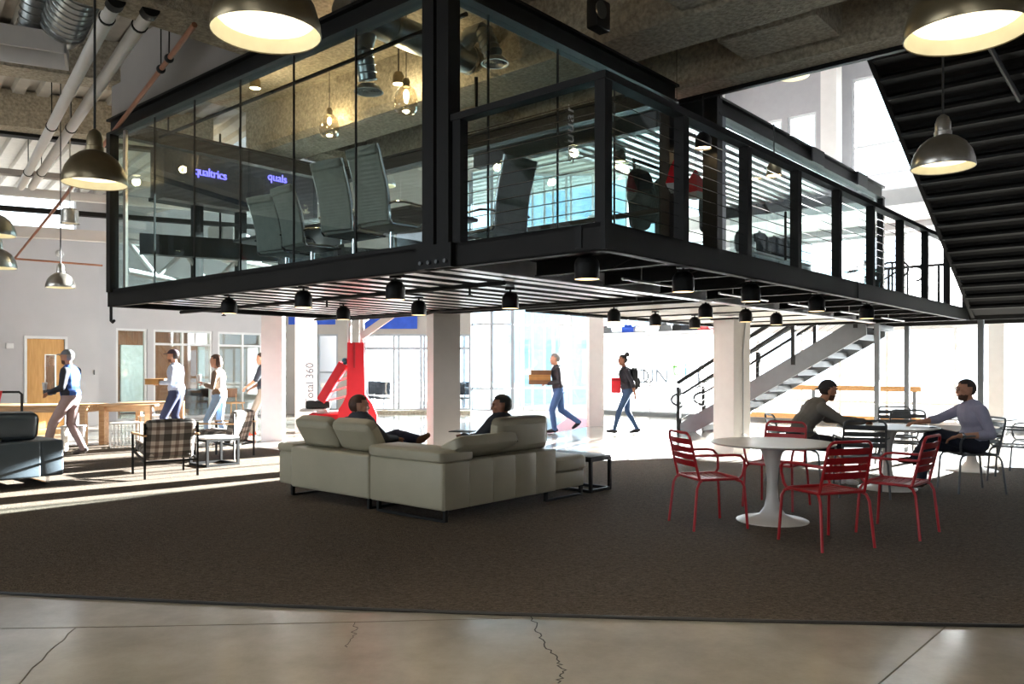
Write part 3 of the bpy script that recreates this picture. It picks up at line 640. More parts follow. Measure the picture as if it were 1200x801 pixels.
m = MB(); m.tube([(6.6, L2-.06, 3.0), (6.6, L2-.06, 3.7)], .018); m.tube([(6.86, L2-.06, 3.0), (6.86, L2-.06, 3.7)], .018); m.tube([(6.6, L2-.06, 3.55), (6.86, L2-.06, 3.55)], .01); obj('door_handle', m, M['black'], g2)
m = MB(); m.b2(DB, 11.3, 1.5, 4.6, ZG2+.24, ZG2+.3); obj('roof_panel', m, M['deckwhite'], g2)
for k in range(14):
    m = MB(); m.b2(DB+.05, 11.2, 1.7+k*.2, 1.78+k*.2, ZG2+.2, ZG2+.24); obj('roof_rib', m, M['deckmetal'], g2)
# things in and in front of the second room
cab = gthing('low_cabinet', 'low grey cabinet inside the second glass room', 'cabinet')
m = MB(); m.b2(6.3, 8.9, 1.75, 2.25, ZT, ZT+.62); obj('carcass', m, M['lframe'], cab)
for k in range(3): m = MB(); m.b2(6.34+k*.86, 7.14+k*.86, 1.73, 1.75, ZT+.04, ZT+.58); obj('door', m, M['wall'], cab)
m = MB(); m.b2(6.28, 8.92, 1.72, 2.27, ZT+.62, ZT+.65); obj('top', m, M['white'], cab)
for k, (x, s, mt) in enumerate(((6.55, .34, 'grey'), (7.1, .36, 'darkfab'), (7.65, .36, 'darkfab'), (8.1, .4, 'grey'))):
    b = gthing('backpack', ['grey backpack on the low cabinet by the door handle', 'dark backpack on the low cabinet, second from the door handle', 'dark backpack on the low cabinet, third from the door handle', 'grey backpack farthest along the low cabinet'][k], 'bag', 'backpacks on the cabinet')
    m = MB(); m.rbox((x, 2.0, ZT+.65+s/2), (.3, .2, s), .08, 3, None, .02); obj('bag_body', m, M[mt], b)
    m = MB(); m.rbox((x, 1.88, ZT+.65+s*.32), (.22, .06, s*.42), .025, 2); obj('pocket', m, M[mt], b)
    m = MB(); m.tube([(x-.04, 2.0, ZT+.64+s), (x-.03, 2.0, ZT+.69+s), (x+.03, 2.0, ZT+.69+s), (x+.04, 2.0, ZT+.64+s)], .01); obj('handle', m, M['blackplastic'], b)
cr = gthing('coat_rail', 'dark coat rail between the two glass rooms', 'coat rail')
rl0, rl1 = on_l(742, 2.35), on_l(836, 2.35)
m = MB(); m.tube([(rl0, 2.35, 4.12), (rl1, 2.35, 4.12)], .022); obj('rail', m, M['black'], cr)
for x in (rl0+.02, rl1-.02): m = MB(); m.tube([(x, 2.35, ZT), (x, 2.35, 4.12)], .02); m.b2(x-.02, x+.02, 2.1, 2.6, ZT, ZT+.03); obj('stand_leg', m, M['black'], cr)
for k, (px, wd_, hh, lb) in enumerate(((750, .46, .78, 'black coat hanging left of the pale post between the glass rooms'), (779, .42, .95, 'long black coat hanging right of the pale post between the glass rooms'), (829, .34, .6, 'short black coat hanging left of the second glass room'))):
    r = on_l(px, 2.35); t = gthing('hanging_coat', lb, 'coat', 'black coats on the rail')
    m = MB(); m.rbox((r, 2.35, 4.02-hh/2), (wd_*.8, .2, hh), .1, 4); obj('coat_body', m, M['darkfab'], t)
    for q in (-1, 1): m = MB(); m.tube([(r+q*wd_*.33, 2.35, 3.93), (r+q*wd_*.5, 2.33, 3.75), (r+q*wd_*.5, 2.31, 3.98-hh*.8)], [.07, .07, .05], 10); obj('sleeve', m, M['darkfab'], t)
    m = MB(); m.tube([(r, 2.35, 4.0), (r, 2.35, 4.1), (r+.02, 2.35, 4.145)], .006, 6); obj('hanger_hook', m, M['chrome'], t)
for k, (px, py) in enumerate(((793, 206), (815, 218))):
    p = pt(px, py, (9.2, 11.3)[k]); t = thing('paper_pennant', ['red and white paper lantern hanging left of the second railing post', 'red and white paper lantern hanging right of the second railing post'][k], 'lantern', p, .5+k)
    m = MB(); m.lathe([(.16, -.1), (.1, .08), (.02, .22)], 4); obj('lantern_body', m, M['redpad'], t)
    m = MB(); m.lathe([(.1, -.18), (.16, -.1)], 4); obj('lantern_rim', m, M['white'], t)
    m = MB(); m.tube([(0, 0, .2), (0, 0, (5.6, 4.76)[k]-p.z)], .004, 5); obj('cord', m, M['blackplastic'], t)

# landing behind the deck, posts below it, lower stair and upper stair
ld = gthing('stair_landing', 'dark steel landing joining both stair flights behind the mezzanine', 'landing')
m = MB(); m.b2(DR, 13.0, -3.0, 1.9, ZT-.06, ZT); obj('landing_plate', m, M['steel'], ld)
m = MB(); m.b2(DR, DR+.06, -3.0, 1.9, ZB, ZT-.06); obj('landing_beam', m, M['steel'], ld)
m = MB(); m.b2(12.94, 13.0, -3.0, 1.9, ZB, ZT-.06); obj('landing_beam', m, M['steel'], ld)
m = MB(); m.b2(DR+.06, 12.94, 1.84, 1.9, ZB, ZT-.06); obj('landing_beam', m, M['steel'], ld)
for (r, l) in ((11.5, on_r(1149.5, 11.5)), (12.9, on_r(1063, 12.9)), (11.5, on_r(1028, 11.5))):
    m = MB(); m.b2(r-.045, r+.045, l-.045, l+.045, 0, ZB); p_ = obj('post', m, M['grey'], ld)
    m = MB(); m.b2(r-.1, r+.1, l-.1, l+.1, 0, .015); obj('base_plate', m, M['grey'], p_)
m = MB(); m.tube([(12.95, -3.0, 3.5), (12.95, 1.85, 3.5)], .03); 
for k in range(6): m.tube([(12.95, -2.9+k*.94, ZT), (12.95, -2.9+k*.94, 3.5)], .025)
obj('guard_rail', m, M['black'], ld)
for k in range(6):
    z = ZT+.14+k*.14; m = MB(); m.tube([(12.95, -3, z), (12.95, 1.85, z)], .004, 5); obj('cable', m, M['chrome'], ld)

st = gthing('lower_staircase', 'grey steel staircase with open treads climbing from the floor to the landing', 'staircase')
SL, L0, L1 = .58, 5.9, 1.85
RN, RF = 11.67, 12.87
def sz(l): return (L0-l)*SL
def stringer(r, dz0=-.26, dz1=.19):
    mb = MB(); a = [(L0+.12, max(0, dz0)), (L0+.12, .12), (L1, sz(L1)+dz1), (L1, sz(L1)+dz0), (L0-.35, 0)]
    mb.prism([(y, z) for y, z in a], r, r+.05, YZ); return obj('stringer', mb, M['grey'], st)
stringer(RN); stringer(RF)
nt_ = 14
for k in range(nt_):
    z = (k+1)*ZT/(nt_+0.0)-.02
    l = L0-z/SL
    if z > ZT-.1: continue
    m = MB(); m.b2(RN+.05, RF, l-.26, l+.03, z-.045, z); m.b2(RN+.05, RF, l-.26, l-.25, z-.12, z-.045); obj('tread', m, M['grey'], st)
for r in (RN+.02, RF+.03):
    m = MB(); m.tube([(r, L0+.1, 1.1), (r, L1, sz(L1)+1.16)], .045, 8); obj('guard_rail', m, M['steel'], st)
    m = MB()
    rr = r+.07 if r < 12 else r-.07
    zA = .86; lp = [(rr, L1, sz(L1)+.9), (rr, L0, zA)]
    for i in range(1, 13):
        th = pi*i/12; lp.append((rr, L0+.02+.28*sin(th), zA-.15+.15*cos(th)))
    lp.append((rr, L0+.0, zA-.28))
    m.tube(lp, .028, 8); obj('handrail', m, M['steel'], st)
    for l in (L0+.07, 4.6, 3.3, 2.05):
        m = MB(); m.b2(r-.04, r+.04, l-.04, l+.04, max(0, sz(l)), sz(l)+1.05); obj('post', m, M['steel'], st)
    for k in range(6):
        dz = .28+k*.13; m = MB(); m.tube([(r, L0, sz(L0)+dz), (r, L1, sz(L1)+dz)], .004, 5); obj('cable', m, M['chrome'], st)

for r in (RN+.1, RF-.05):
    m = MB(); lp = [(r, L1, sz(L1)+.92), (r, L1-.35, ZT+.98), (r, L1-.6, ZT+.98)]
    for i in range(1, 9): th = pi*i/8; lp.append((r, L1-.6-.14*sin(th), ZT+.98-.14+.14*cos(th)))
    lp += [(r, L1-.6, ZT+.7)]
    m.tube(lp, .02, 8); m.tube([(r, L1-.45, ZT), (r, L1-.45, ZT+.96)], .02, 8); obj('handrail', m, M['steel'], st)
us = gthing('upper_staircase', 'dark steel staircase seen from below, rising over the right side', 'staircase')
UB, US = 11.3, .522
def uz(r): return 2.34+(UB-r)*US
for l in (-.03, -2.55):
    m = MB(); m.prism([(UB+.1, 2.3), (4.6, uz(4.6)-.06), (4.6, uz(4.6)+.26), (UB+.1, 2.6)], l-.06, l, XZ @ Matrix.Identity(4)) if False else m.add([(UB+.1, l, 2.3), (4.5, l, uz(4.5)-.06), (4.5, l, uz(4.5)+.28), (UB+.1, l, 2.62), (UB+.1, l-.06, 2.3), (4.5, l-.06, uz(4.5)-.06), (4.5, l-.06, uz(4.5)+.28), (UB+.1, l-.06, 2.62)], [(0, 1, 2, 3), (7, 6, 5, 4), (0, 4, 5, 1), (1, 5, 6, 2), (2, 6, 7, 3), (3, 7, 4, 0)]); obj('stringer', m, M['steel'], us)
r = UB-.1; k = 0
while r > 4.6:
    z = uz(r)+.05
    m = MB(); m.b2(r-.3, r+.02, -2.55, -.09, z+.02, z+.06); m.b2(r-.0, r+.02, -2.55, -.09, z-.0, z+.15) ; m.b2(r-.31, r-.285, -2.55, -.09, uz(r-.3)-.012, uz(r-.3)+.08); obj('tread', m, M['joist'], us)
    r -= .31; k += 1
m = MB(); m.add([(UB, -.09, uz(UB)+.03), (4.5, -.09, uz(4.5)+.03), (4.5, -2.55, uz(4.5)+.03), (UB, -2.55, uz(UB)+.03), (UB, -.09, uz(UB)+.05), (4.5, -.09, uz(4.5)+.05), (4.5, -2.55, uz(4.5)+.05), (UB, -2.55, uz(UB)+.05)], [(0, 1, 2, 3), (7, 6, 5, 4), (0, 4, 5, 1), (1, 5, 6, 2), (2, 6, 7, 3), (3, 7, 4, 0)]); obj('soffit', m, M['joist'], us)
for l in (-.06, -2.58):
    m = MB(); m.tube([(UB, l, uz(UB)+1.15), (4.6, l, uz(4.6)+1.2)], .03)
    for q in (11.1, 9.6, 8.1, 6.6, 5.1): m.tube([(q, l, uz(q)+.2), (q, l, uz(q)+1.15)], .022)
    obj('guard_rail', m, M['black'], us)
# sprinkler pipe under the upper stair
t = gthing('stair_pipe', 'thin grey pipe bracket under the dark upper staircase', 'pipe')
m = MB(); m.tube([(5.0, -1.2, uz(5.0)-.16), (6.6, -1.5, uz(6.6)-.12)], .03); obj('pipe_run', m, M['grey'], t)
m = MB(); m.tube([(5.6, -1.31, uz(5.6)-.1), (5.6, -2.4, uz(5.6)-.05)], .02); obj('pipe_arm', m, M['grey'], t)

# wooden window rails behind the stair
wr = gthing('window_counter', 'long wooden counter rails in front of the bright windows behind the stair', 'counter')
for z in (.27, .97):
    m = MB(); m.b2(14.6, 14.75, 1.6, 6.3, z-.06, z+.06); obj('rail', m, M['oak'], wr)
for l in (1.75, 4.0, 6.2):
    m = MB(); m.b2(14.65, 14.72, l-.04, l+.04, 0, .95); obj('leg', m, M['grey'], wr)

# ================================================================== CEILINGS, BEAMS, SERVICES
ce = struct('ceiling', MB().b2(-9, 4.4, -9, 5.0, 5.6, 5.9).b2(.25, 4.4, 5.0, 8.6, 5.6, 5.9), M['conc'])
ZBM = 4.92
def cbeam(x0, x1, y0, y1, z0=ZBM, z1=5.62):
    mb = MB(); mb.M = None
    c = .08   # chamfered lower arrises
    if x1-x0 < y1-y0: mb.add([(x0, y0, z1), (x0, y0, z0+c), (x0+c, y0, z0), (x1-c, y0, z0), (x1, y0, z0+c), (x1, y0, z1), (x0, y1, z1), (x0, y1, z0+c), (x0+c, y1, z0), (x1-c, y1, z0), (x1, y1, z0+c), (x1, y1, z1)], [(0, 1, 2, 3, 4, 5), (6, 7, 8, 9, 10, 11)]+[(i, (i+1) % 6, 6+(i+1) % 6, 6+i) for i in range(6)])
    else: mb.add([(x0, y0, z1), (x0, y0, z0+c), (x0, y0+c, z0), (x0, y1-c, z0), (x0, y1, z0+c), (x0, y1, z1), (x1, y0, z1), (x1, y0, z0+c), (x1, y0+c, z0), (x1, y1-c, z0), (x1, y1, z0+c), (x1, y1, z1)], [(0, 1, 2, 3, 4, 5), (6, 7, 8, 9, 10, 11)]+[(i, (i+1) % 6, 6+(i+1) % 6, 6+i) for i in range(6)])
    return obj('concrete_beam', mb, M['conc'], ce)
cbeam(3.98, 4.45, -9, 8.6, 4.86); cbeam(2.3, 3.15, -9, 8.6); cbeam(-2.6, -1.8, -9, 5.0); cbeam(-6.5, -5.7, -9, 5.0)
for a, b in ((-.3, .75), (-4.3, -3.5), (-7.6, -6.8)):
    for x0, x1 in ((-9, -6.5), (-5.7, -2.6), (-1.8, 2.3), (3.15, 3.98)): cbeam(x0, x1, a, b, ZBM+.02)
for a, b in ((4.3, 5.0),):
    for x0, x1 in ((-9, -6.5), (-5.7, -2.6), (-1.8, .25), (3.15, 3.98)): cbeam(x0, x1, a, b, ZBM+.02)
cbeam(3.15, 3.98, 7.6, 8.3, ZBM+.02)
m = MB(); m.b2(4.40, 4.47, -4.4, 8.5, 4.82, 4.86); m.b2(4.40, 4.46, -4.4, 8.5, 4.86, 5.3); obj('edge_angle', m, M['black'], ce)
m = MB(); m.b2(.12, .25, 5.0, 8.45, 4.9, 5.9); struct('wall_bulkhead', m, M['greywall'])
t = gthing('beam_speaker', 'small black speaker box fixed above the meeting room beam', 'speaker')
m = MB(); m.rbox((2.0, 1.45, 5.02), (.24, .14, .3), .02, 2); obj('case', m, M['blackplastic'], t)
m = MB(); m.lathe([(.02, 0), (.08, .01), (.09, .03)], 14, Matrix.Translation((1.9, 1.37, 5.02)) @ Matrix.Rotation(pi/2, 4, 'X')); obj('driver', m, M['grey'], t)

# corrugated roof deck over the left side and the hall behind
def decking(name, x0, x1, y0, y1, z, rot, origin, mt, pitch=.34, dp=.09):
    mb = MB(); pr = []; y = y0
    while y < y1: pr += [(y, 0), (y+pitch*.46, 0), (y+pitch*.54, dp), (y+pitch*.94, dp)]; y += pitch
    n = len(pr); mb.add([(x0, a, b) for a, b in pr]+[(x1, a, b) for a, b in pr], [(i, i+1, n+i+1, n+i) for i in range(n-1)])
    mb.b2(x0, x1, y0, y1, dp+.02, dp+.2)
    o = obj(name, mb, M[mt], None, (origin[0], origin[1], z), rot, 20); o['kind'] = 'structure'; return o
decking('ceiling_left', -9, 17, -5.8, 12, 5.95, radians(128.5), (-4.5, 5.5), 'deckwhite')
decking('ceiling_hall', 7.05, 20, 3.0, 16.2, 7.62, RZ+pi/2, (P0[0]+RV[0]*20.6, P0[1]+RV[1]*20.6), 'deckwhite', .42, .1)
m = MB(); m.b2(4.45, 4.6, 7.05, 18.7, 5.3, 7.7); struct('wall_hall_front', m, M['greywall'])
m = MB(); m.b2(4.45, WR, 6.9, 7.05, 7.6, 9.4); struct('wall_atrium_left', m, M['white'])
d63 = Vector((sin(radians(63.5)), cos(radians(63.5)), 0))
def tbeam(name, px, py, Y, back, fwd, w_, h_, mt, lb):
    c = pt(px, py, Y); a, b = c-d63*back, c+d63*fwd
    mb = MB(); mb.bar((a.x, a.y, c.z+h_/2), (b.x, b.y, c.z+h_/2), w_, h_); return tag(obj(name, mb, M[mt]), lb, 'beam')
tbeam('ceiling_beam', 0, 82, 10.7, 5, 2.2, .45, .55, 'conc', 'dark concrete ceiling beam at the top left, just past the ceiling diffuser')
tbeam('ceiling_beam', 0, 150, 13.3, 6, 3.3, .45, .6, 'conc', 'second concrete ceiling beam at the top left, behind the two white pipes')
tbeam('ceiling_beam', 0, 158, 13.5, 6, 3.3, .2, .06, 'black', 'thin black steel beam under the second concrete beam at the top left')
tbeam('ceiling_beam', 0, 228, 15.6, 5, 6, .14, .16, 'white', 'white painted steel beam high at the left, above the grey cylinder lamp')
tbeam('ceiling_beam', 0, 204, 15.0, 5, 6, .2, .1, 'greywall', 'flat grey ceiling beam at the left, above the white beam')
tbeam('ceiling_beam', 0, 246, 16.0, 5, 6, .16, .09, 'steel', 'dark steel beam high at the left, between the two white beams')
tbeam('ceiling_beam', 0, 276, 16.3, 5, 5, .18, .22, 'white', 'lowest white beam at the left, just above the wall with the wooden door')
# two long white pipes
for k, (a, b) in enumerate((((134, 4), (-4, 268)), ((174, 14), (8, 264)))):
    p = pt(a[0], a[1], 7.75); q = pt(b[0], b[1], 16.2)
    z = 4.95
    Y0, Y1 = F*(z-H)/(HY-a[1]), 15.6
    p = Vector(((a[0]-600)/F*Y0, Y0, z)); s_ = Vector((((37, 54)[k]-600)/F*13.95, 13.95, z)); dv = (s_-p).normalized()
    q = p+dv*((15.6-p.y)/dv.y)
    t = thing('white_pipe', ['long white ceiling pipe at the top left, the left one of the pair', 'long white ceiling pipe at the top left, the right one of the pair'][k], 'pipe')
    m = MB(); m.tube([p, q], .068, 14); obj('pipe_run', m, M['white'], t)
    m = MB(); m.tube([p-dv*.12, p+dv*.02], .085, 14); obj('coupler', m, M['black'], t)
    for f_ in (.04, .5, .85):
        c = p.lerp(q, f_); m = MB(); m.tube([c, (c.x, c.y, 5.9)], .008, 6); m.tube([c-dv*.015, c+dv*.015], .08, 12); obj('hanger', m, M['black'], t)
t = thing('copper_pipe', 'thin copper pipe running from the ceiling down along the left wall', 'pipe')
cp = [pt(228, 29, 7.95), pt(125, 165, 11.5), pt(72, 235, 14.5), pt(17, 303, 17.0), pt(120, 311, 18.3)]
m = MB(); m.tube(cp, [.028, .028, .028, .022, .022], 10); obj('pipe_run', m, M['copper'], t)
m = MB()
for f_ in (.22, .3): c = cp[0].lerp(cp[1], f_); m.tube([c, (c.x, c.y, 5.9)], .007, 6); m.ball(c, (.1, .1, .1), 8)
obj('hanger', m, M['black'], t)
m = MB(); m.tube([wd(.03, 8.25, 2.31), wd(.03, 8.25, 2.1), wd(.03, 8.2, 2.08), wd(.03, 8.15, 2.1)], .02, 8)
tag(obj('drain_pipe', m, M['black']), 'short black pipe hanging at the far left corner of the mezzanine', 'pipe')
# spiral ducts and the ceiling diffuser
def spiral(mb, a, b, r, n=22):
    a, b = Vector(a), Vector(b); pts = []; rs = []; k = max(4, int((b-a).length/.09))
    for i in range(k+1):
        for (o_, e_) in ((0, 0), (.1, .012), (.2, 0)):
            f_ = (i+o_)/(k+1); pts.append(a.lerp(b, f_)); rs.append(r+e_)
    mb.tube(pts, rs, n)
t = thing('spiral_duct', 'shiny spiral air duct at the top left corner with a flat diffuser box', 'duct')
m = MB(); spiral(m, pt(74, 30, 9.0), pt(108, -45, 8.2), .23); obj('duct_run', m, M['galv'], t)
m = MB(); m.tube([pt(70, 40, 9.1), pt(74, 30, 9.0)], [.2, .24], 22); obj('duct_collar', m, M['alu'], t)
m = MB(); spiral(m, pt(38, 38, 9.0), pt(50, -40, 8.6), .15); obj('duct_run', m, M['galv'], t)
m = MB(); c = pt(22, 52, 9.0); mm = Matrix.Translation(c) @ Matrix.Rotation(radians(26.5), 4, 'Z')
m.b2(-.75, .48, -.3, -.27, -.12, .1, mm); m.b2(-.75, .48, .27, .3, -.12, .1, mm); m.b2(.45, .48, -.3, .3, -.12, .1, mm); m.b2(-.75, .48, -.27, .27, .06, .1, mm); obj('diffuser_box', m, M['white'], t)
t = gthing('supply_duct', 'spiral air duct inside the glass meeting room with two round ceiling diffusers', 'duct')
z = 5.15
LD = 3.5
m = MB(); m.tube([(.35, LD, z), (2.24, LD, z)], .165, 24); obj('duct_run', m, M['galv'], t)
m = MB()
for q in (.4, 1.0, 1.6, 2.2): m.tube([(q, LD, z), (q+.04, LD, z)], .175, 24)
obj('duct_collar', m, M['alu'], t)
def drop(px, py, r):
    l = on_r(px, r); p = wd(r, l); zd = H+(HY-py)*p.y/F
    e0 = Vector((r-.1*(l > LD), l+(LD-l)*.3, zd+.42))
    mb = MB(); spiral(mb, e0, (r, l, zd+.06), .1, 18); obj('duct_drop', mb, M['galv'], t)
    mb = MB(); mb.tube([e0, e0.lerp(Vector((r, LD, z)), .5)+Vector((0, 0, .1)), (r, LD, z)], .1, 16); obj('duct_elbow', mb, M['galv'], t)
    d = MB(); d.lathe([(.105, .07), (.15, .02), (.16, 0), (.145, .0), (.13, .03)], 24, Matrix.Translation((r, l, zd)), False); o = obj('diffuser', d, M['alu'], t)
    for q in (.12, .09, .06, .03):
        g = MB(); g.lathe([(q-.01, .02), (q, .0), (q+.01, .03)], 20, Matrix.Translation((r, l, zd)), False); obj('diffuser_ring', g, M['white'], o)
drop(432, 108, .8); drop(580, 75, 2.05)
m = MB(); l = 3.4; m.tube([(.6, 8.0, 4.72), (.6, 1.95, 4.72)], .022); m.tube([(2.2, 3.35, 4.9), (2.2, 3.35, 4.55), (2.2, 3.7, 4.55)], .025); o = obj('sprinkler_pipe', m, M['black'], None, (P0[0], P0[1], 0), RZ); tag(o, 'black sprinkler pipe under the meeting room ceiling', 'pipe')
# dark bulkhead with violet lettering and other things hung behind the meeting room
e = gthing('sign_bulkhead', 'dark hanging bulkhead with violet lettering seen through the meeting room glass', 'sign')
lb_ = 10.3; ra, rb = on_l(192, lb_), on_l(372, lb_)
m = MB(); m.b2(ra, rb, lb_, lb_+.5, 4.42, 5.3); obj('bulkhead_box', m, M['navyband'], e)
m = MB(); m.b2(ra-.02, rb+.02, lb_-.03, lb_+.53, 4.36, 4.43); obj('lower_trim', m, M['black'], e)
for x in (ra+.2, (ra+rb)/2, rb-.2): m = MB(); m.tube([(x, lb_+.25, 5.3), (x, lb_+.25, 7.62 if x > 4.7 else 5.96)], .015, 6); obj('hanger_rod', m, M['black'], e)
text('lettering', 'qualtrics', .21, M['led'], e, Matrix.Translation((on_l(226.5, lb_), lb_-.02, 4.86)) @ Matrix.Rotation(pi/2, 4, 'X'), .01, space=.9)
text('lettering', 'quals', .21, M['led'], e, Matrix.Translation((on_l(313, lb_), lb_-.02, 5.02)) @ Matrix.Rotation(pi/2, 4, 'X'), .01)
t = thing('hanging_duct', 'white rectangular duct hanging behind the meeting room', 'duct')
m = MB(); p, q = pt(258, 282, 15.5), pt(305, 306, 17.5); m.bar(p, q, .5, .55); obj('duct_run', m, M['white'], t)
m = MB(); m.tube([p, (p.x, p.y, 7.62)], .02); m.tube([q, (q.x, q.y, 7.62)], .02); obj('hanger', m, M['black'], t)
for px in (231, 282):
    r = on_l(px, lb_+.25); m = MB(); m.b2(r-.08, r+.08, lb_+.17, lb_+.33, 2.9, 4.36); obj('hanger_post', m, M['steel'], e)
t = thing('roof_truss', 'white steel truss seen through the left end of the meeting room', 'truss')  # stands in for a truss mirrored in the room's glass
a, b = pt(150, 318, 13.6), pt(330, 352, 15.8); c, d = pt(150, 282, 13.6), pt(330, 316, 15.8)
m = MB(); m.tube([a, b], .06, 10); obj('lower_chord', m, M['white'], t)
m = MB(); m.tube([c, d], .05, 10); obj('upper_chord', m, M['white'], t)
for i in range(6):
    p = (a if i % 2 else c).lerp(b if i % 2 else d, i/6); q = (c if i % 2 else a).lerp(d if i % 2 else b, (i+1)/6)
    m = MB(); m.tube([p, q], .04, 8); obj('web_member', m, M['white'], t)
tbeam('ceiling_beam', 132, 296, 13.2, -.4, 4.5, .2, .34, 'steel', 'dark steel beam seen low through the left end of the meeting room')

# ================================================================== LAMPS
def dome_lamp(name, label, p, mt, D=.40, ceil=5.6, glow='bulb', group=None, watts=14):
    s = D/.4; t = thing(name, label, 'lamp', p, 0, group)
    m = MB(); m.lathe([(.2*s, 0), (.203*s, .006), (.198*s, .05*s), (.18*s, .11*s), (.145*s, .165*s), (.095*s, .205*s), (.056*s, .222*s), (.056*s, .25*s), (.05*s, .255*s), (.05*s, .31*s), (.036*s, .35*s), (.012*s, .37*s)], 32, None, False); sh = obj('lamp_shade', m, M[mt], t)
    m = MB(); m.lathe([(.199*s, .004), (.193*s, .05*s), (.174*s, .108*s), (.14*s, .16*s), (.05*s, .2*s), (.001, .2*s)], 32, None, False); obj('shade_lining', m, M['shadein'], t)
    m = MB(); m.lathe([(.001, .035*s), (.1*s, .037*s), (.17*s, .05*s), (.182*s, .062*s)], 28, None, False); obj('diffuser', m, M[glow], t)
    m = MB(); m.tube([(0, 0, .36*s), (0, 0, ceil-p[2])], .008, 6); obj('cord', m, M['blackplastic'], t)
    m = MB(); m.lathe([(.05, ceil-p[2]-.03), (.05, ceil-p[2])], 14); obj('ceiling_cap', m, M['blackplastic'], t)
    ls = bpy.data.lights.new('pendant_beam', 'SPOT'); ls.energy = watts; ls.spot_size = 2.3; ls.spot_blend = .7; ls.color = (1, .84, .62); ls.shadow_soft_size = .15
    lo_ = bpy.data.objects.new('pendant_beam', ls); COL.objects.link(lo_); lo_.parent = t; lo_.location = (0, 0, .02)
    return t
def lamp_at(px, pyb, wpx, D=.40): Y = D*F/wpx; return pt(px, pyb, Y)
dome_lamp('pendant_lamp', 'large bronze dome pendant lamp cut by the top edge, nearest the camera at left', pt(312, 40, 3.02), 'brass', watts=80)
dome_lamp('pendant_lamp', 'bronze dome pendant lamp hanging left of the glass meeting room', pt(111, 216, 5.4), 'brass', .40, 5.97)
dome_lamp('pendant_lamp', 'large bronze dome pendant lamp cut by the top right corner', pt(1132, 41, 2.85), 'brass', watts=80)
for k, (x, y) in enumerate(((-3.4, 1.2), (-.4, 1.5), (2.3, .9), (-1.8, -2.2), (1.4, -2.4))):  # out-of-view lamps added to brighten the foreground floor
    dome_lamp('pendant_lamp', 'bronze dome pendant lamp over the concrete floor behind the viewpoint, '+['far left', 'middle left', 'right', 'rear left', 'rear right'][k], (x, y, 2.72), 'brass', watts=28)
dome_lamp('pendant_lamp', 'brushed metal dome pendant lamp in front of the dark upper staircase', pt(1105, 197, 5.55), 'alu')
dome_lamp('pendant_lamp', 'small silver dome pendant lamp in front of the left wall', pt(71, 337, 12.0), 'alu', .40, 5.97)
dome_lamp('pendant_lamp', 'silver dome pendant lamp at the left edge, the upper of two', pt(-7, 276, 8.4), 'alu', .40, 5.97)
dome_lamp('pendant_lamp', 'silver dome pendant lamp at the left edge, the lower of two', pt(-3, 314, 9.4), 'alu', .40, 5.97)
dome_lamp('pendant_lamp', 'white glowing pendant lamp high in the bright upper storey', wd(11.5, on_r(930, 11.5), 0)+Vector((0, 0, H+(HY-90)*wd(11.5, on_r(930, 11.5)).y/F)), 'white', .6, 9.4)
dome_lamp('pendant_lamp', 'silver pendant lamp behind the meeting room, right of the last chair back', pt(450, 218, 14.5), 'alu', .42, 7.62)
p = pt(82, 262, 13.5); t = thing('cylinder_lamp', 'small grey cylinder lamp hanging high at the left', 'lamp', p)
m = MB(); m.lathe([(.15, 0), (.15, .02), (.13, .03), (.13, .22), (.1, .25), (.01, .25)], 24, None, False); obj('lamp_shade', m, M['alu'], t)
m = MB(); m.lathe([(.001, .01), (.13, .012)], 24, None, False); obj('diffuser', m, M['shadein'], t)
m = MB(); m.tube([(0, 0, .24), (0, 0, 5.9-p.z)], .01, 6); obj('stem', m, M['alu'], t)
# black down lights under the deck: seventeen of them on three rows
def downlight(r, l, label, zb=2.115, D=.19, mt='black', top=ZB+.05, power=5):
    t = thing('downlight', label, 'lamp', wd(r, l, zb), RZ, None)
    R_ = D/2
    m = MB(); m.lathe([(R_*.98, .0), (R_, .003), (R_, R_*1.15), (R_*.93, R_*1.45), (R_*.72, R_*1.75), (R_*.42, R_*1.92), (.02, R_*1.96)], 24, None, False); obj('lamp_shade', m, M[mt], t)
    m = MB(); m.lathe([(.001, .018), (R_*.9, .02), (R_*.97, .003)], 24, None, False); obj('diffuser', m, M['bulbs'], t)
    m = MB(); m.lathe([(R_*.55, R_*1.9), (R_*.55, R_*1.98)], 14); m.tube([(0, 0, R_*1.9), (0, 0, top-zb)], .012, 8); m.lathe([(.06, top-zb-.02), (.06, top-zb)], 14); obj('stem', m, M[mt], t)
    ld_ = bpy.data.lights.new('downlight_beam', 'SPOT'); ld_.energy = power; ld_.spot_size = 1.9; ld_.spot_blend = .8; ld_.color = (1, .82, .6); ld_.shadow_soft_size = .06
    lo_ = bpy.data.objects.new('downlight_beam', ld_); COL.objects.link(lo_); lo_.parent = t; lo_.location = (0, 0, -.005)
    return t
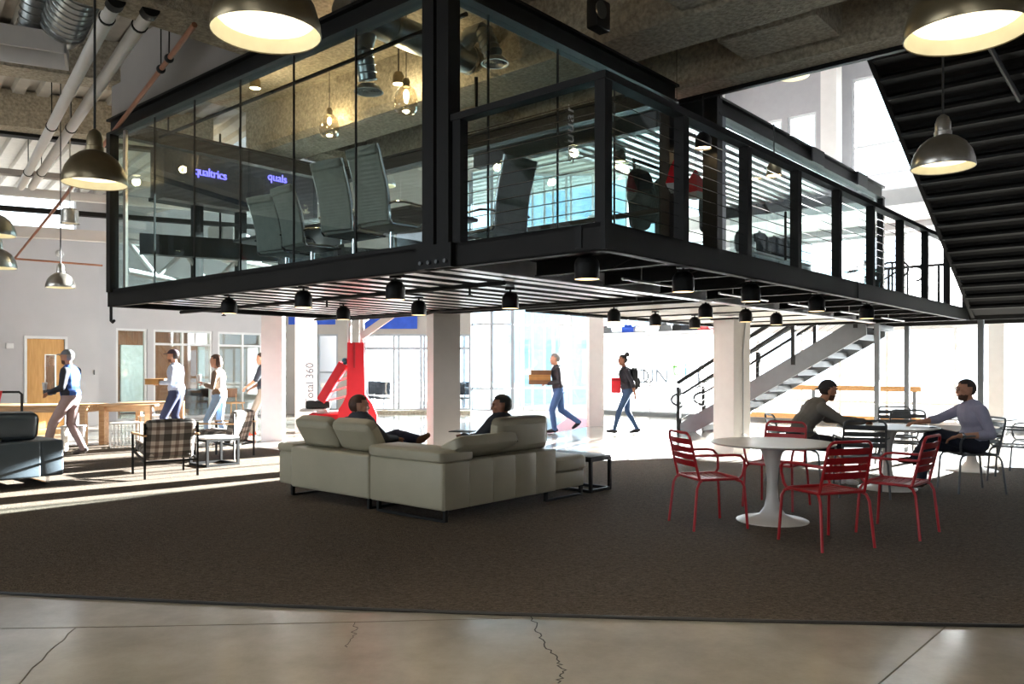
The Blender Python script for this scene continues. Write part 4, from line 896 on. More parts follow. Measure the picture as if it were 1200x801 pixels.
DL_ = [(.17, .28, 'black downlight under the near corner of the mezzanine'), (1.55, .24, 'black downlight along the right edge of the mezzanine, second from the near corner'), (2.92, .24, 'black downlight along the right edge of the mezzanine, third from the near corner'), (4.75, .26, 'black downlight along the right edge of the mezzanine, fourth from the near corner'), (6.6, .27, 'black downlight along the right edge of the mezzanine, farthest, above the stair top'),
 (.43, 2.75, 'black downlight near the left face of the mezzanine, first left of the black column'), (.43, 4.28, 'black downlight near the left face of the mezzanine, middle of the row'), (.42, 5.82, 'black downlight near the left face of the mezzanine, farthest left'),
 (2.05, 2.68, 'black downlight in the second row under the metal decking, nearest the white column'), (2.15, 4.3, 'black downlight in the second row under the metal decking, above the white door'), (2.12, 5.8, 'black downlight in the second row under the metal decking, above the red basketball stand'),
 (5.0, 3.27, 'black downlight above the woman with the backpack'), (6.35, 3.39, 'black downlight right of and behind the one above the woman'), (5.0, 1.82, 'black downlight just left of the thick white column'), (6.3, 1.86, 'black downlight at the right face of the thick white column'), (7.5, 3.32, 'small black downlight behind the thick white column, at its left'), (7.37, 1.85, 'small black downlight above the stair handrail')]
for r, l, lb in DL_: downlight(r, l, lb)
for k, (px, py, w_) in enumerate(((726, 190, 15), (824, 174, 19), (907, 206, 17), (868, 190, 12))):
    p = pt(px, py, .2*F/w_); t = thing('ceiling_spotlight', ['small black hanging spotlight seen right of the corner post', 'warm glowing hanging spotlight left of the third railing post', 'grey hanging spotlight inside the second glass room', 'small glowing spotlight at the second railing bay\'s right end'][k], 'lamp', p)
    m = MB(); m.lathe([(.1, 0), (.1, .12), (.06, .19), (.015, .2)], 20, None, False); obj('lamp_shade', m, M['blackplastic' if k != 2 else 'brass'], t)
    m = MB(); m.lathe([(.001, .018), (.095, .02)], 20, None, False); obj('diffuser', m, M['bulbhot'], t)
    m = MB(); m.tube([(0, 0, .19), (0, 0, 4.81-p.z)], .01, 6); obj('stem', m, M['blackplastic'], t)
for k, (px, py, r, lbl) in enumerate(((299, 101, 1.3, 'small warm spotlight under the meeting room ceiling, left of the glass pendants'), (467, 96, 2.0, 'small warm spotlight beside the right glass pendant'), (214, 189, 2.8, 'small warm spotlight beside the violet lettering'))):
    l = on_r(px, r); p = wd(r, l); p.z = H+(HY-py)*p.y/F-.03; t = thing('ceiling_spotlight', lbl, 'lamp', p)
    m = MB(); m.lathe([(.075, 0), (.075, .1), (.05, .15), (.012, .16)], 18, None, False); obj('lamp_shade', m, M['brass'], t)
    m = MB(); m.lathe([(.001, -.004), (.07, .004)], 18, None, False); obj('diffuser', m, M['bulbhot'], t)
    m = MB(); m.tube([(0, 0, .15), (0, 0, 5.6-p.z)], .01, 6); obj('stem', m, M['blackplastic'], t)
    ls = bpy.data.lights.new('spot_glow', 'POINT'); ls.energy = 20; ls.color = (1, .72, .42); ls.shadow_soft_size = .07; lo_ = bpy.data.objects.new('spot_glow', ls); COL.objects.link(lo_); lo_.parent = t; lo_.location = (0, 0, -.12)
M['lampglass'] = glass('smoky_lamp_glass', (.86, .8, .7), .12, .8)
for k, (px, py, r, lbl) in enumerate(((386, 160, 2.1, 'clear glass pendant lamp in the meeting room, the left one'), (476, 132, 1.6, 'clear glass pendant lamp in the meeting room, the right one'))):
    l = on_r(px, r); p = wd(r, l); p.z = H+(HY-py)*p.y/F
    t = thing('glass_pendant', lbl, 'lamp', p)
    m = MB(); m.lathe([(.10, 0), (.125, .02), (.14, .08), (.135, .17), (.11, .26), (.06, .31), (.04, .315)], 28, None, False); obj('glass_shade', m, M['lampglass'], t)
    m = MB(); m.lathe([(.04, .3), (.045, .36), (.03, .4), (.01, .41)], 16, None, True); obj('socket', m, M['brass'], t)
    m = MB(); m.ball((0, 0, .22), (.06, .06, .11), 10); obj('bulb', m, M['bulbhot'], t)
    m = MB(); m.tube([(0, 0, .4), (0, 0, 5.6-p.z)], .005, 6); obj('cord', m, M['blackplastic'], t)
    ls = bpy.data.lights.new('pendant_glow', 'POINT'); ls.energy = 28; ls.color = (1, .72, .42); ls.shadow_soft_size = .06; lo_ = bpy.data.objects.new('pendant_glow', ls); COL.objects.link(lo_); lo_.parent = t; lo_.location = (0, 0, .22)

# ================================================================== MEETING ROOM FURNITURE
ct = gthing('conference_table', 'long dark conference table inside the glass meeting room', 'table')
m = MB(); m.rbox((1.75, 5.25, ZT+.73), (1.1, 3.7, .05), .02, 2); obj('tabletop', m, M['blackplastic'], ct)
for y in (4.0, 6.4):
    m = MB(); m.b2(1.5, 2.0, y-.04, y+.04, ZT+.03, ZT+.7); m.b2(1.35, 2.15, y-.06, y+.06, ZT, ZT+.03); obj('pedestal', m, M['chrome'], ct)
def conf_chair(label, r, l, rz):
    t = thing('conference_chair', label, 'chair', wd(r, l, ZT), RZ+rz, 'high-backed meeting room chairs')
    def bx(u): return -.25-.10*u-.05*u*u+.02*sin(u*4)
    m = MB(); n = 26; vs = []
    for i in range(n+1):
        u = i/n; z = .46+.74*u; rp_ = .006*abs(sin(u*pi*12))
        for y, dx in ((-.225, 0), (0, -.02), (.225, 0)): vs.append((bx(u)-.02-rp_+dx, y, z))
        for y, dx in ((.225, 0), (0, -.02), (-.225, 0)): vs.append((bx(u)+.02+rp_+dx, y, z))
    fs = [(i*6+j, i*6+(j+1) % 6, (i+1)*6+(j+1) % 6, (i+1)*6+j) for i in range(n) for j in range(6)]+[tuple(range(6))[::-1], tuple(range(n*6, n*6+6))]
    m.add(vs, fs); obj('backrest', m, M['mesh'], t)
    for s in (-1, 1):
        m = MB(); m.tube([(.24, s*.24, .44), (-.22, s*.24, .43)]+[(bx(i/8), s*.24, .46+.74*i/8) for i in range(9)], .014, 8); obj('side_rail', m, M['chrome'], t)
        m = MB(); pts = [(.16, s*.25, .44), (.2, s*.29, .5), (.2, s*.3, .6), (.14, s*.3, .655), (-.1, s*.3, .66), (-.24, s*.28, .64), (-.28, s*.25, .62)]; m.tube(pts, .013, 8); obj('armrest', m, M['chrome'], t)
    m = MB(); m.rbox((0, 0, .45), (.48, .45, .05), .02, 2); obj('seat', m, M['mesh'], t)
    m = MB(); m.rbox((bx(.93)-.01, 0, 1.15), (.07, .46, .1), .03, 3); obj('head_roll', m, M['mesh'], t)
    m = MB(); m.tube([(0, 0, .09), (0, 0, .43)], .028, 12); obj('gas_column', m, M['chrome'], t)
    m = MB()
    for k in range(5):
        a_ = 2*pi*k/5; m.tube([(0, 0, .1), (.3*cos(a_), .3*sin(a_), .07)], [.025, .016], 8); m.ball((.3*cos(a_), .3*sin(a_), .035), (.05, .05, .07), 8)
    obj('star_base', m, M['chrome'], t)
    return t
for k, (px, r, rz) in enumerate(((336, 1.05, .12), (366, 1.0, -.05), (415, .85, .12), (459, .85, .05))):
    conf_chair('grey high-backed mesh chair in the meeting room, '+['farthest left of the row', 'second from the left of the row', 'third from the left of the row', 'nearest the black column'][k], r, on_r(px, r), rz).scale = ((1, 1, .87), (1, 1, .89), (1, 1, .97), (1, 1, 1))[k]
conf_chair('grey high-backed mesh chair at the table end, right of the thick black column', on_l(580, 2.75), 2.75, pi/2-.1)

# ================================================================== LOUNGE FURNITURE
sf = gthing('corner_sofa', 'large cream leather corner sofa with raised headrests in the middle of the carpet', 'sofa')
def part(name, mb, mt, parent): return obj(name, mb, M[mt] if isinstance(mt, str) else mt, parent)
r0, l0 = .46, 2.12
lA, lB, lC = on_r(432, r0), on_r(340, r0), on_r(324, r0)
rA, rB = on_l(652, l0), on_l(687, l0)
m = MB(); m.rbox((r0+.14, (l0+lA)/2, .345), (.28, lA-l0-.01, .45), .03, 3); part('back_panel', m, 'sofa', sf)
m = MB(); m.rbox((r0+.14, (lA+lB)/2, .345), (.28, lB-lA-.01, .45), .03, 3); part('back_panel', m, 'sofa', sf)
m = MB(); m.rbox((r0+.5, (lB+lC)/2, .32), (.95, lC-lB-.01, .37), .03, 3); m.rbox((r0+.5, (lB+lC)/2+.02, .545), (.95, lC-lB+.04, .1), .04, 3); part('armrest', m, 'sofa', sf)
nst = 5
for k in range(nst):      # stitched back cushions along the right-hand side
    a, b = r0+.02+(rA-r0-.02)*k/nst, r0+.02+(rA-r0-.02)*(k+1)/nst
    m = MB(); m.rbox(((a+b)/2, l0+.13, .345), (b-a+.004, .26, .45), .018, 3); part('back_panel', m, 'sofa', sf)
for k in range(2):
    a, b = lA+(lB-lA)*k/2, lA+(lB-lA)*(k+1)/2
    m = MB(); m.rbox((r0+.66, (a+b)/2, .36), (.78, b-a-.01, .22), .05, 3, None, .012); part('seat_cushion', m, 'sofa', sf)
m = MB(); m.rbox((r0+.66, (l0+lA)/2+.13, .36), (.78, lA-l0-.28, .22), .05, 3, None, .012); part('seat_cushion', m, 'sofa', sf)
m = MB(); m.rbox((r0+1.05+(rA-r0-1.05)/2, l0+.65, .36), (rA-r0-1.06, .78, .22), .05, 3, None, .012); part('seat_cushion', m, 'sofa', sf)
m = MB(); m.rbox((r0+.75, (l0+lC)/2+.15, .19), (.95, lC-l0-.35, .14), .02, 2); m.rbox(((r0+rA)/2+.3, l0+.6, .19), (rA-r0-.7, .9, .14), .02, 2); part('seat_base', m, 'sofa', sf)
m = MB(); m.rbox(((rA+rB)/2+.0, l0+.55, .21), (rB-rA-.01, 1.05, .18), .02, 2); part('chaise_base', m, 'sofa', sf)
m = MB(); m.rbox(((rA+rB)/2+.02, l0+.55, .385), (rB-rA+.04, 1.08, .17), .06, 4, None, .02); part('chaise_cushion', m, 'sofa', sf)
m = MB(); m.rbox((r0+.2, (l0+lA)/2, .62), (.44, lA-l0+.02, .125), .055, 4, None, .01); part('corner_pad', m, 'sofa', sf)
def headrest(c, size, tilt, along):
    mb = MB(); mm = Matrix.Translation(c) @ (Matrix.Rotation(tilt, 4, 'Y') if along == 'l' else Matrix.Rotation(tilt, 4, 'X'))
    mb.rbox((0, 0, size[2]/2), size, .07, 4, mm, .012); h = part('headrest', mb, 'sofa', sf)
    for s in (-.3, .3):
        m2 = MB()
        if along == 'l': m2.b2(-.05, .02, s*size[1]-.012, s*size[1]+.012, -.06, .06, mm)
        else: m2.b2(s*size[0]-.012, s*size[0]+.012, -.02, .05, -.06, .06, mm)
        part('hinge', m2, 'chrome', h)
hw = (lB-lA)/2
headrest((r0+.25, lA+hw*.5+.02, .585), (.15, hw-.04, .36), -.52, 'l'); headrest((r0+.25, lA+hw*1.5+.0, .585), (.15, hw-.04, .36), -.52, 'l')
hA, hB = on_l(578, l0+.2), on_l(636, l0+.2); headrest(((hA+hB)/2, l0+.2, .575), (hB-hA, .15, .36), .06, 'r')
hA, hB = on_l(519, l0+.15), on_l(592, l0+.15); headrest(((hA+hB)/2, l0+.3, .60), (hB-hA-.04, .15, .40), 1.15, 'r')
def sled(pts, mt, nm='sled_foot'):
    mb = MB()
    for a, b in zip(pts[:-1], pts[1:]): mb.bar(a, b, .035, .035)
    part(nm, mb, mt, sf)
sled([(r0+.05, l0+.02, .13), (r0+.05, l0+.02, .018), (r0+.05, lA-.1, .018), (r0+.05, lA-.1, .13)], 'steel')
sled([(r0+.05, lA+.05, .13), (r0+.05, lA+.05, .018), (r0+.9, lA+.05, .018), (r0+.9, lA+.05, .13)], 'black')
sled([(r0+.05, lB+.02, .13), (r0+.05, lB+.02, .018), (r0+.9, lB+.02, .018), (r0+.9, lB+.02, .13)], 'black')
sled([(rA-.12, l0+.05, .13), (rA-.12, l0+.05, .018), (rB-.04, l0+.05, .018), (rB-.04, l0+.05, .13)], 'black')
sled([(rB-.05, l0+1.0, .13), (rB-.05, l0+1.0, .018), (rA, l0+1.0, .018), (rA, l0+1.0, .13)], 'black')

def cube_table(name, label, loc, rz, wx, wy, h, top):
    t = thing(name, label, 'table', loc, rz); b = .035
    for s in (-1, 1):
        m = MB(); y = s*(wy/2-b/2)
        for a, c in (((-wx/2, y, b/2), (wx/2, y, b/2)), ((-wx/2, y, h-b/2), (wx/2, y, h-b/2)), ((-wx/2+b/2, y, b), (-wx/2+b/2, y, h-b)), ((wx/2-b/2, y, b), (wx/2-b/2, y, h-b))): m.bar(a, c, b, b)
        obj('side_frame', m, M['black'], t)
    for x in (-wx/2+b/2, wx/2-b/2):
        for z in (b/2, h-b/2): m = MB(); m.bar((x, -wy/2+b, z), (x, wy/2-b, z), b, b); obj('cross_bar', m, M['black'], t)
    m = MB(); m.rbox((0, 0, h+.01), (wx-.01, wy-.01, .025), .006, 2); obj('tabletop', m, M[top], t); return t
p = wd(rB+.33, l0+.42); cube_table('side_table', 'black square framed side table at the end of the cream sofa', (p.x, p.y, .012), RZ, .42, .8, .39, 'blackplastic')
cube_table('side_table', 'low square side table with a pale top between the two plaid armchairs', (-4.42, 11.95, .012), RZ, .52, .52, .40, 'white')

ss = gthing('slate_sofa', 'slate blue leather sofa at the left edge seen from behind', 'sofa')
for k in range(4):
    a = -3.35+k*.56; m = MB(); m.rbox((a+.28, 7.62, .345), (.565, .26, .44), .025, 3); part('back_panel', m, 'slate', ss)
m = MB(); m.rbox((-.98, 8.0, .345), (.27, 1.0, .44), .03, 3); part('armrest', m, 'slate', ss)
m = MB(); m.rbox((-2.2, 8.15, .3), (2.2, .8, .3), .05, 3, None, .01); part('seat_cushion', m, 'slate', ss)
for c, wdt in ((-1.55, .88), (-2.5, .95)):
    m = MB(); mm = Matrix.Translation((c, 7.68, .58)) @ Matrix.Rotation(.22, 4, 'X'); m.rbox((0, 0, .17), (wdt, .16, .34), .07, 4, mm, .012); h_ = part('headrest', m, 'slate', ss)
    m = MB(); m.b2(c+.02, c+.04, 7.58, 7.62, .52, .62); part('hinge', m, 'chrome', h_)
for x in (-1.0, -3.2):
    m = MB(); m.bar((x, 7.6, .12), (x, 7.6, .02), .03, .03); m.bar((x, 7.6, .028), (x, 8.4, .028), .03, .03); m.bar((x, 8.4, .12), (x, 8.4, .02), .03, .03); part('sled_foot', m, 'chrome', ss)

def lounge_chair(label, loc, rz):
    t = thing('plaid_armchair', label, 'armchair', loc, rz, 'plaid armchairs'); W = .33
    for s in (-1, 1):
        for x, z in ((.33, .55), (-.33, .72)):
            m = MB(); m.bar((x, s*W, 0), (x, s*W, z), .025, .025); obj('leg', m, M['black'], t)
        m = MB(); m.bar((.33, s*W, .33), (-.33, s*W, .22), .02, .03); obj('side_rail', m, M['black'], t)
        m = MB(); m.rbox((-.0, s*W, .56), (.70, .05, .025), .008, 2); obj('armrest', m, M['pine'], t)
    for x, z in ((-.33, .66), (-.33, .22), (.33, .32)): m = MB(); m.bar((x, -W, z), (x, W, z), .025, .025); obj('cross_bar', m, M['black'], t)
    m = MB(); m.rbox((0, 0, 0), (.6, .6, .12), .04, 3, None, .015); o = obj('seat_cushion', m, M['plaidseat'], t, (.04, 0, .36)); o.rotation_euler = (0, -.14, 0)
    m = MB(); m.rbox((0, 0, 0), (.12, .62, .52), .04, 3, None, .015); o = obj('back_cushion', m, M['plaid'], t, (-.25, 0, .5)); o.rotation_euler = (0, -.28, 0)
    return t
c1 = lounge_chair('brown plaid armchair seen from behind, nearest the slate sofa', (-4.68, 10.85, .012), RZ+pi/2-.2)
dup(c1, (-4.62, 12.95, .012), pi-.15, 'brown plaid armchair seen from the side, behind the low side table')

def pine_table(label, loc, rz, wx, wy):
    t = thing('pine_table', label, 'table', loc, rz, 'pine tables')
    n = max(2, int(wy/.3))
    for k in range(n): m = MB(); m.rbox((0, -wy/2+(k+.5)*wy/n, .735), (wx, wy/n-.006, .04), .006, 2); obj('plank', m, M['pine'], t)
    m = MB()
    for s in (-1, 1): m.b2(-wx/2+.1, wx/2-.1, s*(wy/2-.1)-.015, s*(wy/2-.1)+.015, .62, .715); m.b2(s*(wx/2-.1)-.015, s*(wx/2-.1)+.015, -wy/2+.1, wy/2-.1, .62, .715)
    obj('apron', m, M['pine'], t)
    for x in (-1, 1):
        for y in (-1, 1): m = MB(); m.b2(x*(wx/2-.06)-.05, x*(wx/2-.06)+.05, y*(wy/2-.06)-.05, y*(wy/2-.06)+.05, 0, .715); obj('leg', m, M['pine'], t)
    return t
pine_table('long pale pine table at the left edge, behind the man in the blue vest', (-9.15, 15.25, 0), 0, 2.6, .9)
pine_table('pale pine table with its corner behind the white wire stools', (-7.28, 15.9, 0), 0, .98, 1.6)

def wire_stool(label, loc, rz, s=.46):
    t = thing('wire_stool', label, 'stool', loc, rz, 'white wire cube stools'); h = s/2; n = 9
    for q, (ax, sg) in enumerate((('x', -1), ('x', 1), ('y', -1), ('y', 1))):
        m = MB()
        for i in range(n):
            u = -h+s*i/(n-1); a = (sg*h, u) if ax == 'x' else (u, sg*h); m.bar((a[0], a[1], .01), (a[0], a[1], s-.02), .012, .012)
        for z in (.02, .16, .3): 
            a, b = ((sg*h, -h, z), (sg*h, h, z)) if ax == 'x' else ((-h, sg*h, z), (h, sg*h, z)); m.bar(a, b, .012, .012)
        obj('wire_side', m, M['white'], t)
    m = MB(); m.rbox((0, 0, s-.01), (s+.03, s+.03, .025), .01, 2); obj('seat', m, M['tulip'], t); return t
wire_stool('white wire cube stool in front of the pine table leg', tuple(gnd(146, 524)), .5)
wire_stool('white wire cube stool behind the plaid armchair, right of the other wire stool', tuple(gnd(176, 512)), .5)
t = thing('white_stool', 'plain white stool beneath the long pine table, beside the walking man', 'stool', tuple(gnd(86, 529)), .2)
m = MB(); m.rbox((0, 0, .44), (.34, .3, .03), .01, 2); obj('seat', m, M['tulip'], t)
for s in (-1, 1): m = MB(); m.b2(s*.14-.015, s*.14+.015, -.13, .13, 0, .425); obj('side_panel', m, M['tulip'], t)
p = gnd(12, 536); t = thing('tube_stand', 'black tubular stand with a red strap at the far left edge', 'stand', (p.x, p.y, 0), .2)
m = MB(); m.tube([(-.35, 0, 0), (-.35, 0, 1.02), (-.31, 0, 1.06), (.13, 0, 1.06), (.17, 0, 1.02), (.17, 0, 0)], .02, 8); obj('tube_frame', m, M['blackplastic'], t)
m = MB(); m.tube([(-.12, -.03, 1.08), (-.15, -.04, .9), (-.2, -.05, .6), (-.2, -.04, .3)], .018, 6); obj('strap', m, M['redpad'], t)

# chairs seen inside the office and behind the back doors
for k, (px, dl, lb) in enumerate(((238, .9, 'black leather armchair inside the glazed office, behind the woman'), (296, 1.1, 'black leather armchair inside the glazed office, beside the first white column'))):
    l = W2+dl+.3; r = on_l(px, l); t = gthing('black_armchair', lb, 'armchair')
    m = MB(); m.rbox((r, l, .3), (.75, .7, .2), .04, 3); obj('seat', m, M['darkfab'], t)
    m = MB(); m.rbox((r, l+.33, .55), (.75, .14, .5), .05, 3); obj('backrest', m, M['darkfab'], t)
    for s in (-1, 1): m = MB(); m.rbox((r+s*.35, l, .4), (.1, .72, .4), .03, 3); obj('armrest', m, M['darkfab'], t)
    m = MB(); m.b2(r-.3, r+.3, l-.28, l+.28, 0, .2); obj('plinth', m, M['blackplastic'], t)
l = W2-.75; r = on_l(274, l); t = gthing('wooden_chair', 'small wooden chair with splayed legs in front of the office window', 'chair')
m = MB(); m.rbox((r, l, .44), (.46, .44, .04), .015, 2); obj('seat', m, M['pine'], t)
m = MB(); m.rbox((r, l+.22, .72), (.46, .03, .26), .01, 2); obj('backrest', m, M['brownwood'], t)
for x in (-1, 1):
    for y in (-1, 1): m = MB(); m.tube([(r+x*.17, l+y*.16, .43), (r+x*.22, l+y*.22, 0)], .018, 8); obj('leg', m, M['pine'], t)
for x in (-1, 1): m = MB(); m.tube([(r+x*.19, l+.2, .43), (r+x*.19, l+.22, .7)], .015, 8); obj('back_post', m, M['pine'], t)
for k, (px, Y, lb) in enumerate(((450, 26.0, 'black office chair behind the back doors, right of the red basketball stand'), (541, 26.0, 'black office chair behind the glass, right of the column behind the sofa'), (435, 26.8, 'black office chair just peeking out beside the red basketball stand'))):
    t = thing('office_chair', lb, 'chair', (xb(px, Y), Y, 0), .4*k)
    m = MB(); m.rbox((0, -.2, .78), (.5, .06, .42), .04, 3); obj('backrest', m, M['darkfab'], t)
    m = MB(); m.rbox((0, .05, .46), (.5, .48, .07), .03, 3); obj('seat', m, M['darkfab'], t)
    m = MB(); m.tube([(0, 0, .08), (0, 0, .43)], .03, 8); m.tube([(0, -.15, .44), (0, -.22, .6)], .02, 8); obj('gas_column', m, M['chrome'], t)
    m = MB()
    for i in range(5): a_ = 2*pi*i/5; m.tube([(0, 0, .1), (.3*cos(a_), .3*sin(a_), .04)], .018, 6)
    obj('star_base', m, M['blackplastic'], t)

# basketball stand
p = gnd(417, 524.5); bs = thing('basketball_stand', 'red padded basketball hoop stand with white boom arms', 'basketball stand', (p.x, p.y, 0), .15)
m = MB(); m.rbox((-.3, .35, .33), (1.1, .7, .58), .05, 3); obj('base_pad', m, M['redpad'], bs)
m = MB(); m.rbox((-.75, .3, .68), (.5, .5, .05), .02, 2); m.b2(-.7, -.2, .1, .5, .62, .66); obj('weight_tray', m, M['white'], bs)
m = MB(); m.rbox((-.68, .3, .78), (.44, .42, .14), .03, 3); obj('weight_block', m, M['blackplastic'], bs)
# padded front: wide below, narrow above
m = MB(); prof = [(-.3, .0), (.38, .0), (.38, .6), (.3, .8), (.17, .98), (.15, 1.9), (-.14, 1.9), (-.15, .98), (-.22, .82), (-.3, .7)]
m.prism(prof, -.14, .14, Matrix.Translation((.0, -.1, .0)) @ XZ); obj('front_pad', m, M['redpad'], bs)
m = MB(); m.b2(-.03, .0, -.26, -.24, 1.45, 1.9); obj('pad_seam', m, M['red'], bs)
m = MB(); m.bar((-.62, .12, .85), (-.22, .05, 1.52), .16, .16); obj('brace_pad', m, M['redpad'], bs)
m = MB(); m.tube([(-.12, .1, .8), (-.12, .1, 2.5)], .04, 10); m.tube([(.1, .1, 1.8), (.1, .1, 2.6)], .05, 10); obj('mast', m, M['white'], bs)
m = MB()
for i in range(5): z = .85+i*.17; m.tube([(-.5+i*.07, .1, z), (-.1, .1, z+.1)], .018, 6)
obj('lattice', m, M['white'], bs)
m = MB(); m.bar((.1, .05, 2.02), (.85, -.1, 2.55), .09, .12); m.bar((.85, -.1, 2.55), (1.5, -.2, 3.0), .09, .12); m.bar((.1, .2, 2.3), (1.5, -.1, 3.25), .08, .08); obj('boom_arm', m, M['white'], bs)
m = MB(); m.tube([(-.22, .05, 1.5), (-.02, .05, 1.75)], .03, 8); m.ball((-.2, 0, 1.58), (.1, .1, .1), 8); obj('hydraulic_strut', m, M['letterteal'], bs)

# ================================================================== TABLES AND METAL CHAIRS
def tulip(label, loc, R_=.57, Rb=.33):
    t = thing('tulip_table', label, 'table', loc, 0)
    m = MB(); m.lathe([(.001, .716), (R_-.06, .716), (R_-.01, .726), (R_, .735), (R_-.003, .741), (.001, .743)], 56, None, False); obj('tabletop', m, M['tulip'], t)
    m = MB(); m.lathe([(.001, 0), (Rb, 0), (Rb, .008), (Rb*.93, .018), (Rb*.6, .035), (Rb*.36, .065), (.075, .13), (.055, .22), (.048, .36), (.058, .5), (.085, .62), (.12, .69), (.13, .716)], 40, None, False); obj('pedestal', m, M['tulip'], t); return t
T1 = gnd(905, 611); T2 = Vector((4.49, 9.63, 0)); T3 = Vector((6.45, 11.3, 0))
for v_, lb in ((T1, 'round white pedestal table ringed by the red chairs'), (T2, 'round white pedestal table between the two seated men'), (T3, 'round white pedestal table behind the man in the pale shirt')): tulip(lb, (v_.x, v_.y, .012))
def metal_chair(label, mt, loc, rz):
    t = thing('metal_chair', label, 'chair', loc, rz); W = .225; mm = M[mt]; Rr = .0125
    def px(z): return -.20-.1*(z-.44)/.42
    m = MB(); c = .06
    pts = [(px(.44), -W, .44), (px(.8), -W+.01, .8)]
    for i in range(1, 6): a = pi/2*i/5; pts.append((px(.8+c*sin(a)), -W+.01+c*(1-cos(a)), .8+c*sin(a)))
    pts += [(q[0], -q[1], q[2]) for q in pts[::-1]]
    m.tube(pts, Rr, 8); obj('back_frame', m, mm, t)
    for k in range(4):
        z = .585+k*.062+(.012 if k == 3 else 0); m = MB(); n = 6; vs = []
        for i in range(n+1):
            y = -W+.012+(2*W-.024)*i/n; b = -.02*(1-(2*i/n-1)**2)
            for dz, dx in ((-.026, 0), (.026, 0), (.026, -.003), (-.026, -.003)): vs.append((px(z+dz)+b+dx, y, z+dz))
        m.add(vs, [(i*4+j, i*4+(j+1) % 4, (i+1)*4+(j+1) % 4, (i+1)*4+j) for i in range(n) for j in range(4)]+[(3, 2, 1, 0), (n*4, n*4+1, n*4+2, n*4+3)])
        obj('back_slat', m, mm, t)
    m = MB(); ring = []
    for (x, y, a0) in ((.2-.05, W-.05, 0), (-.2+.03, W-.03, 90), (-.2+.03, -W+.03, 180), (.2-.05, -W+.05, 270)):
        rr = .05 if x > 0 else .03
        for i in range(4): a = radians(a0+90*i/3); ring.append((x+rr*cos(a), y+rr*sin(a), .445))
    m.tube(ring, Rr, 8, True); obj('seat_frame', m, mm, t)
    for k in range(6):
        x = -.165+k*.066; m = MB(); n = 5; vs = []
        for i in range(n+1):
            y = -W+.008+(2*W-.016)*i/n; b = -.014*(1-(2*i/n-1)**2)
            for dx, dz in ((-.027, 0), (.027, 0), (.027, .003), (-.027, .003)): vs.append((x+dx, y, .445+b+dz))
        m.add(vs, [(i*4+j, i*4+(j+1) % 4, (i+1)*4+(j+1) % 4, (i+1)*4+j) for i in range(n) for j in range(4)]+[(3, 2, 1, 0), (n*4, n*4+1, n*4+2, n*4+3)])
        obj('seat_slat', m, mm, t)
    for s in (-1, 1):
        m = MB(); m.tube([(px(.66), s*W, .66), (px(.66)+.05, s*(W+.035), .665), (.12, s*(W+.045), .665), (.18, s*(W+.042), .655), (.215, s*(W+.035), .62), (.225, s*(W+.025), .57), (.215, s*(W+.008), .48), (.19, s*W, .447)], Rr, 8); obj('armrest', m, mm, t)
        m = MB(); m.tube([(.15, s*(W-.01), .44), (.2, s*(W+.01), .425), (.225, s*(W+.02), .38), (.25, s*(W+.035), .0)], Rr, 8); obj('leg', m, mm, t)
        m = MB(); m.tube([(-.17, s*(W-.01), .44), (-.21, s*(W+.01), .42), (-.235, s*(W+.018), .37), (-.275, s*(W+.035), .0)], Rr, 8); obj('leg', m, mm, t)
    return t
def at2(x, y, fx, fy): return (x, y, .012), atan2(fy, fx)
R1 = [(1.81, 7.41, .97, .23, 'red slatted metal armchair left of the white table, seen from its side'), (2.76, 8.41, -.62, -.78, 'red slatted metal armchair behind the white table, facing the camera'), (2.57, 6.62, -.34, .94, 'red slatted metal armchair nearest the camera, its back towards us'), (3.38, 7.08, -.72, .69, 'red slatted metal armchair right of the white table, beside the man in jeans')]
ch = None; red0 = None
for (x, y, fx, fy, lb) in R1:
    lo, rz = at2(x, y, fx, fy)
    if red0 is None: red0 = metal_chair(lb, 'red', lo, rz); red0['group'] = 'red metal armchairs'
    else: dup(red0, lo, rz, lb)
G1 = [(3.95, 9.12, .25, .97, 'grey slatted metal chair with its back to us, behind the red chairs'), (3.50, 10.0, 1, -.05, 'grey slatted metal chair under the man in the dark cap'), (5.36, 9.42, -1, .06, 'grey slatted metal chair under the man in the pale shirt'), (5.25, 10.75, -.55, -.85, 'grey slatted metal chair behind the far table, the nearer of two side by side'), (5.60, 11.7, -.3, -.95, 'grey slatted metal chair behind the far table, the farther of two side by side'), (6.42, 10.3, -.75, .65, 'grey slatted metal chair just behind the man in the pale shirt'), (7.15, 10.95, -.9, .2, 'grey slatted metal chair cut by the right edge of the picture')]
gr0 = None
for (x, y, fx, fy, lb) in G1:
    lo, rz = at2(x, y, fx, fy)
    if gr0 is None: gr0 = metal_chair(lb, 'grey', lo, rz); gr0['group'] = 'grey metal chairs'
    else: dup(gr0, lo, rz, lb)

